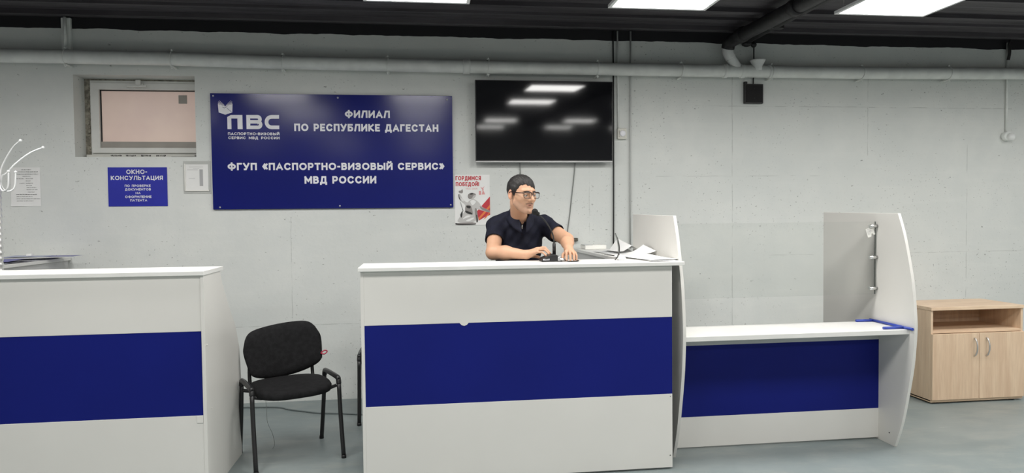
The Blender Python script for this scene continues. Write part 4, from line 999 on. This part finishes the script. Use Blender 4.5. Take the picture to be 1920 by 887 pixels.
# hair: a close cap with hairline, sideburns and a short fringe
def hair_sdf(p):
    q = to_head(p); m = q.copy(); m[:, 0] = np.abs(m[:, 0])
    n = .0011*np.sin(q[:, 0]*430+2.0*np.sin(q[:, 1]*38+q[:, 2]*25))+.0009*np.sin(q[:, 0]*210+q[:, 1]*60)*np.sin(q[:, 2]*120)
    yk = [-.11, -.080, -.066, -.050, -.036, -.024, -.012, -.004, .012, .034, .05, .075, .12]
    zk = [.056, .054, .052, .042, .030, -.004, -.020, -.012, .018, .020, -.034, -.054, -.056]
    fr = q[:, 1] < -.045
    cut = np.interp(q[:, 1], yk, zk)+fr*(.003*np.sin(q[:, 0]*250+1)+.002*np.sin(q[:, 0]*520)-.018*np.clip(q[:, 0]/.05, -.6, 1.2))
    s = q[:, 2]-cut
    t = .0025+.0050*np.clip(s/.035, 0, 1)+.002*np.clip((q[:, 2]-.06)/.05, 0, 1)
    b_ = smin(skull(q), ell(q, (0, -.034, -.03), (.0595, .060, .082)), .03)
    return smax(b_-t+n, -s*.75, .003)
hair = net_object('hair', boxed(hair_sdf, HC-.15, HC+.16, .0), HC-.15, HC+.16, .0026, ['hair'], man)
def head_mb(fn): b = MB(); fn(b); return b
def hp(*q): return tuple(from_head(q))
def spheres(b, r, x, y, z, sc=1): 
    b.ball(hp(x, y, z), r, 3)
for sx in (-1, 1):
    ey = MB(); ey.ball(hp(sx*.031, -.0792, -.0015), .0118, 3); e = ey.build('eye', 'eye', man)
    b = MB(); b.ball(hp(sx*.031+.0035, -.0862, -.0018), .0062, 2); b.build('iris', 'iris', e)
    b = MB(); b.tube([hp(sx*.012, -.0965, .0185), hp(sx*.024, -.0945, .0222), hp(sx*.036, -.0885, .0222), hp(sx*.048, -.0755, .0165)], [.0020, .0030, .0026, .0012], 8, sm=4); b.build('eyebrow', 'brow', man)
gl = bpy.data.objects.new('glasses', None); COL.objects.link(gl); gl.parent = man; gl.location = (0, 0, 0); gl['label'] = 'dark rectangular glasses'
def rim(cx):
    pts = []; w_, h_ = .0270, .0180
    for k in range(33):
        a = 2*math.pi*k/32; c, s = math.cos(a), math.sin(a); px = w_*math.copysign(abs(c)**.45, c); pz = h_*math.copysign(abs(s)**.45, s)
        X = cx+px; pts.append((X, -.1100+2.4*X*X, -.001+pz))
    return pts
b = MB()
for cx in (-.0325, .0325):
    P = rim(cx); b.tube([hp(*k) for k in P], .0019, 7); b.tube([hp(*k) for k in P[2:15]], .0034, 7)
b.tube([hp(-.0085, -.109, .006), hp(0, -.112, .008), hp(.0085, -.109, .006)], .0022, 7, sm=3)
for sx in (-1, 1): b.tube([hp(sx*.058, -.1000, .011), hp(sx*.069, -.088, .012), hp(sx*.0775, -.04, .011), hp(sx*.0795, .006, .012), hp(sx*.080, .022, .002)], .0034, 7, sm=4)
b.build('frame', 'frame', gl)
for cx in (-.0325, .0325):
    b = MB(); P = [hp(*k) for k in rim(cx)[:-1]]; b.face(P); b.build('lens', 'lens', gl)
# polo shirt
def shirt_sdf(p):
    fold = .0045*np.sin(p[:, 0]*38+p[:, 2]*52+2*np.sin(p[:, 2]*11))*np.sin(p[:, 2]*23+p[:, 1]*17)+.0025*np.sin(p[:, 0]*90-p[:, 2]*70)
    d = smin(chest(p, .006), smax(neck_sdf(p)-.005, p[:, 2]-1.455, .006), .04)+fold*.8
    for sh, el, t in ((SHR, ELR, .56), (SHL, ELL, .60)):
        a = np.array(sh); e = np.array(el); u = (e-a)/np.linalg.norm(e-a); hem = np.linalg.norm(e-a)*t
        s = cone(p, sh, tuple(a+u*hem*1.25), .0625, .0610)+fold*.5; ax = (p-a)@u
        s = smax(s, ax-hem, .004)
        inner = cone(p, tuple(a+u*hem*.75), tuple(a+u*hem*1.5), .0555, .0550); s = np.where(ax > hem*.8, smax(s, -inner, .002), s)
        d = smin(d, s, .022)
    d = smax(d, 1.02-p[:, 2], .004)
    # neck opening with a short V
    d = smax(d, -cone(p, (.618, 4.43, 1.505), tuple(HC+HR @ np.array((0, .036, -.02))), .064, .082), .006)
    v = np.abs(p[:, 0]-.630)-.034*np.clip((p[:, 2]-1.432)/.06, 0, 1.3)
    v = np.maximum(v, p[:, 1]-4.47); v = np.maximum(v, 1.432-p[:, 2])
    d = smax(d, -v, .003)
    return d
net_object('polo_shirt', boxed(shirt_sdf, (.37, 4.33, 1.02), (.93, 4.76, 1.56), .0), (.37, 4.33, 1.01), (.94, 4.78, 1.57), .0032, ['shirt'], man)
# collar: folded band open at the front
def collar(u, v):
    a = math.radians((2*u-1)*(136+36*v)); o = 1-abs(2*u-1)**4
    f = .5-.5*math.cos(a)                       # 0 at the nape, 1 at the throat
    ax = Vector((.613+.018*f, 4.440-.012*f, 1.526-.085*f**2.4)); dirv = Vector((math.sin(a), math.cos(a), 0))
    prof = [(.058, -.020), (.0575, .010), (.060, .022), (.067, .022), (.078, -.002), (.094, -.044-.012*(1-o))]
    k = v*5; i = min(int(k), 4); t = k-i; r = prof[i][0]+(prof[i+1][0]-prof[i][0])*t; h = prof[i][1]+(prof[i+1][1]-prof[i][1])*t
    return tuple(ax+dirv*r*(1-.10*f)+Vector((0, 0, h)))
b = MB().grid(collar, 40, 15); o = b.build('collar', 'shirt', man); sm = o.modifiers.new('thick', 'SOLIDIFY'); sm.thickness = .0025
def front(x, z):
    ys = np.linspace(4.30, 4.56, 400); d = shirt_sdf(np.stack([np.full(400, x), ys, np.full(400, z)], 1)); return float(ys[np.argmax(d < .001)])
b = MB(); b.tube([(x, front(x, z)-.0035, z) for x, z in ((.6285, 1.432), (.629, 1.423), (.631, 1.410))], [.0025, .0042, .0038], 8); zp = b.build('zip_pull', 'tagwhite', man)
# trousers and shoes, standing on the floor behind the counter
def trousers_sdf(p):
    d = ell(p, (.62, 4.68, .96), (.165, .125, .13))
    for sx, fx, fy in ((-1, .52, 4.66), (1, .73, 4.74)):
        hip = (.62+sx*.085, 4.69, .92); knee = (fx+sx*.0, fy-.055, .50); ank = (fx, fy, .07)
        d = smin(d, cone(p, hip, knee, .088, .064), .04); d = smin(d, cone(p, knee, ank, .064, .056), .03)
    d = d+.004*np.sin(p[:, 2]*45)*np.sin(p[:, 0]*60)
    d = smax(d, p[:, 2]-1.03, .01); return smax(d, .05-p[:, 2], .006)
net_object('trousers', boxed(trousers_sdf, (.40, 4.5, .04), (.86, 4.84, 1.05), .0), (.40, 4.5, .03), (.86, 4.85, 1.06), .006, ['trousers'], man)
for fx, fy in ((.52, 4.66), (.73, 4.74)):
    f = lambda p: smax(smin(smin(cone(p, (fx, fy+.05, .045), (fx, fy-.10, .035), .042, .04), cone(p, (fx, fy-.10, .035), (fx, fy-.16, .03), .042, .034), .02), cone(p, (fx, fy, .05), (fx, fy, .11), .045, .045), .03), .001-p[:, 2], .004)
    net_object('shoe', f, (fx-.07, fy-.22, -.01), (fx+.07, fy+.12, .17), .005, ['shoe'], man)
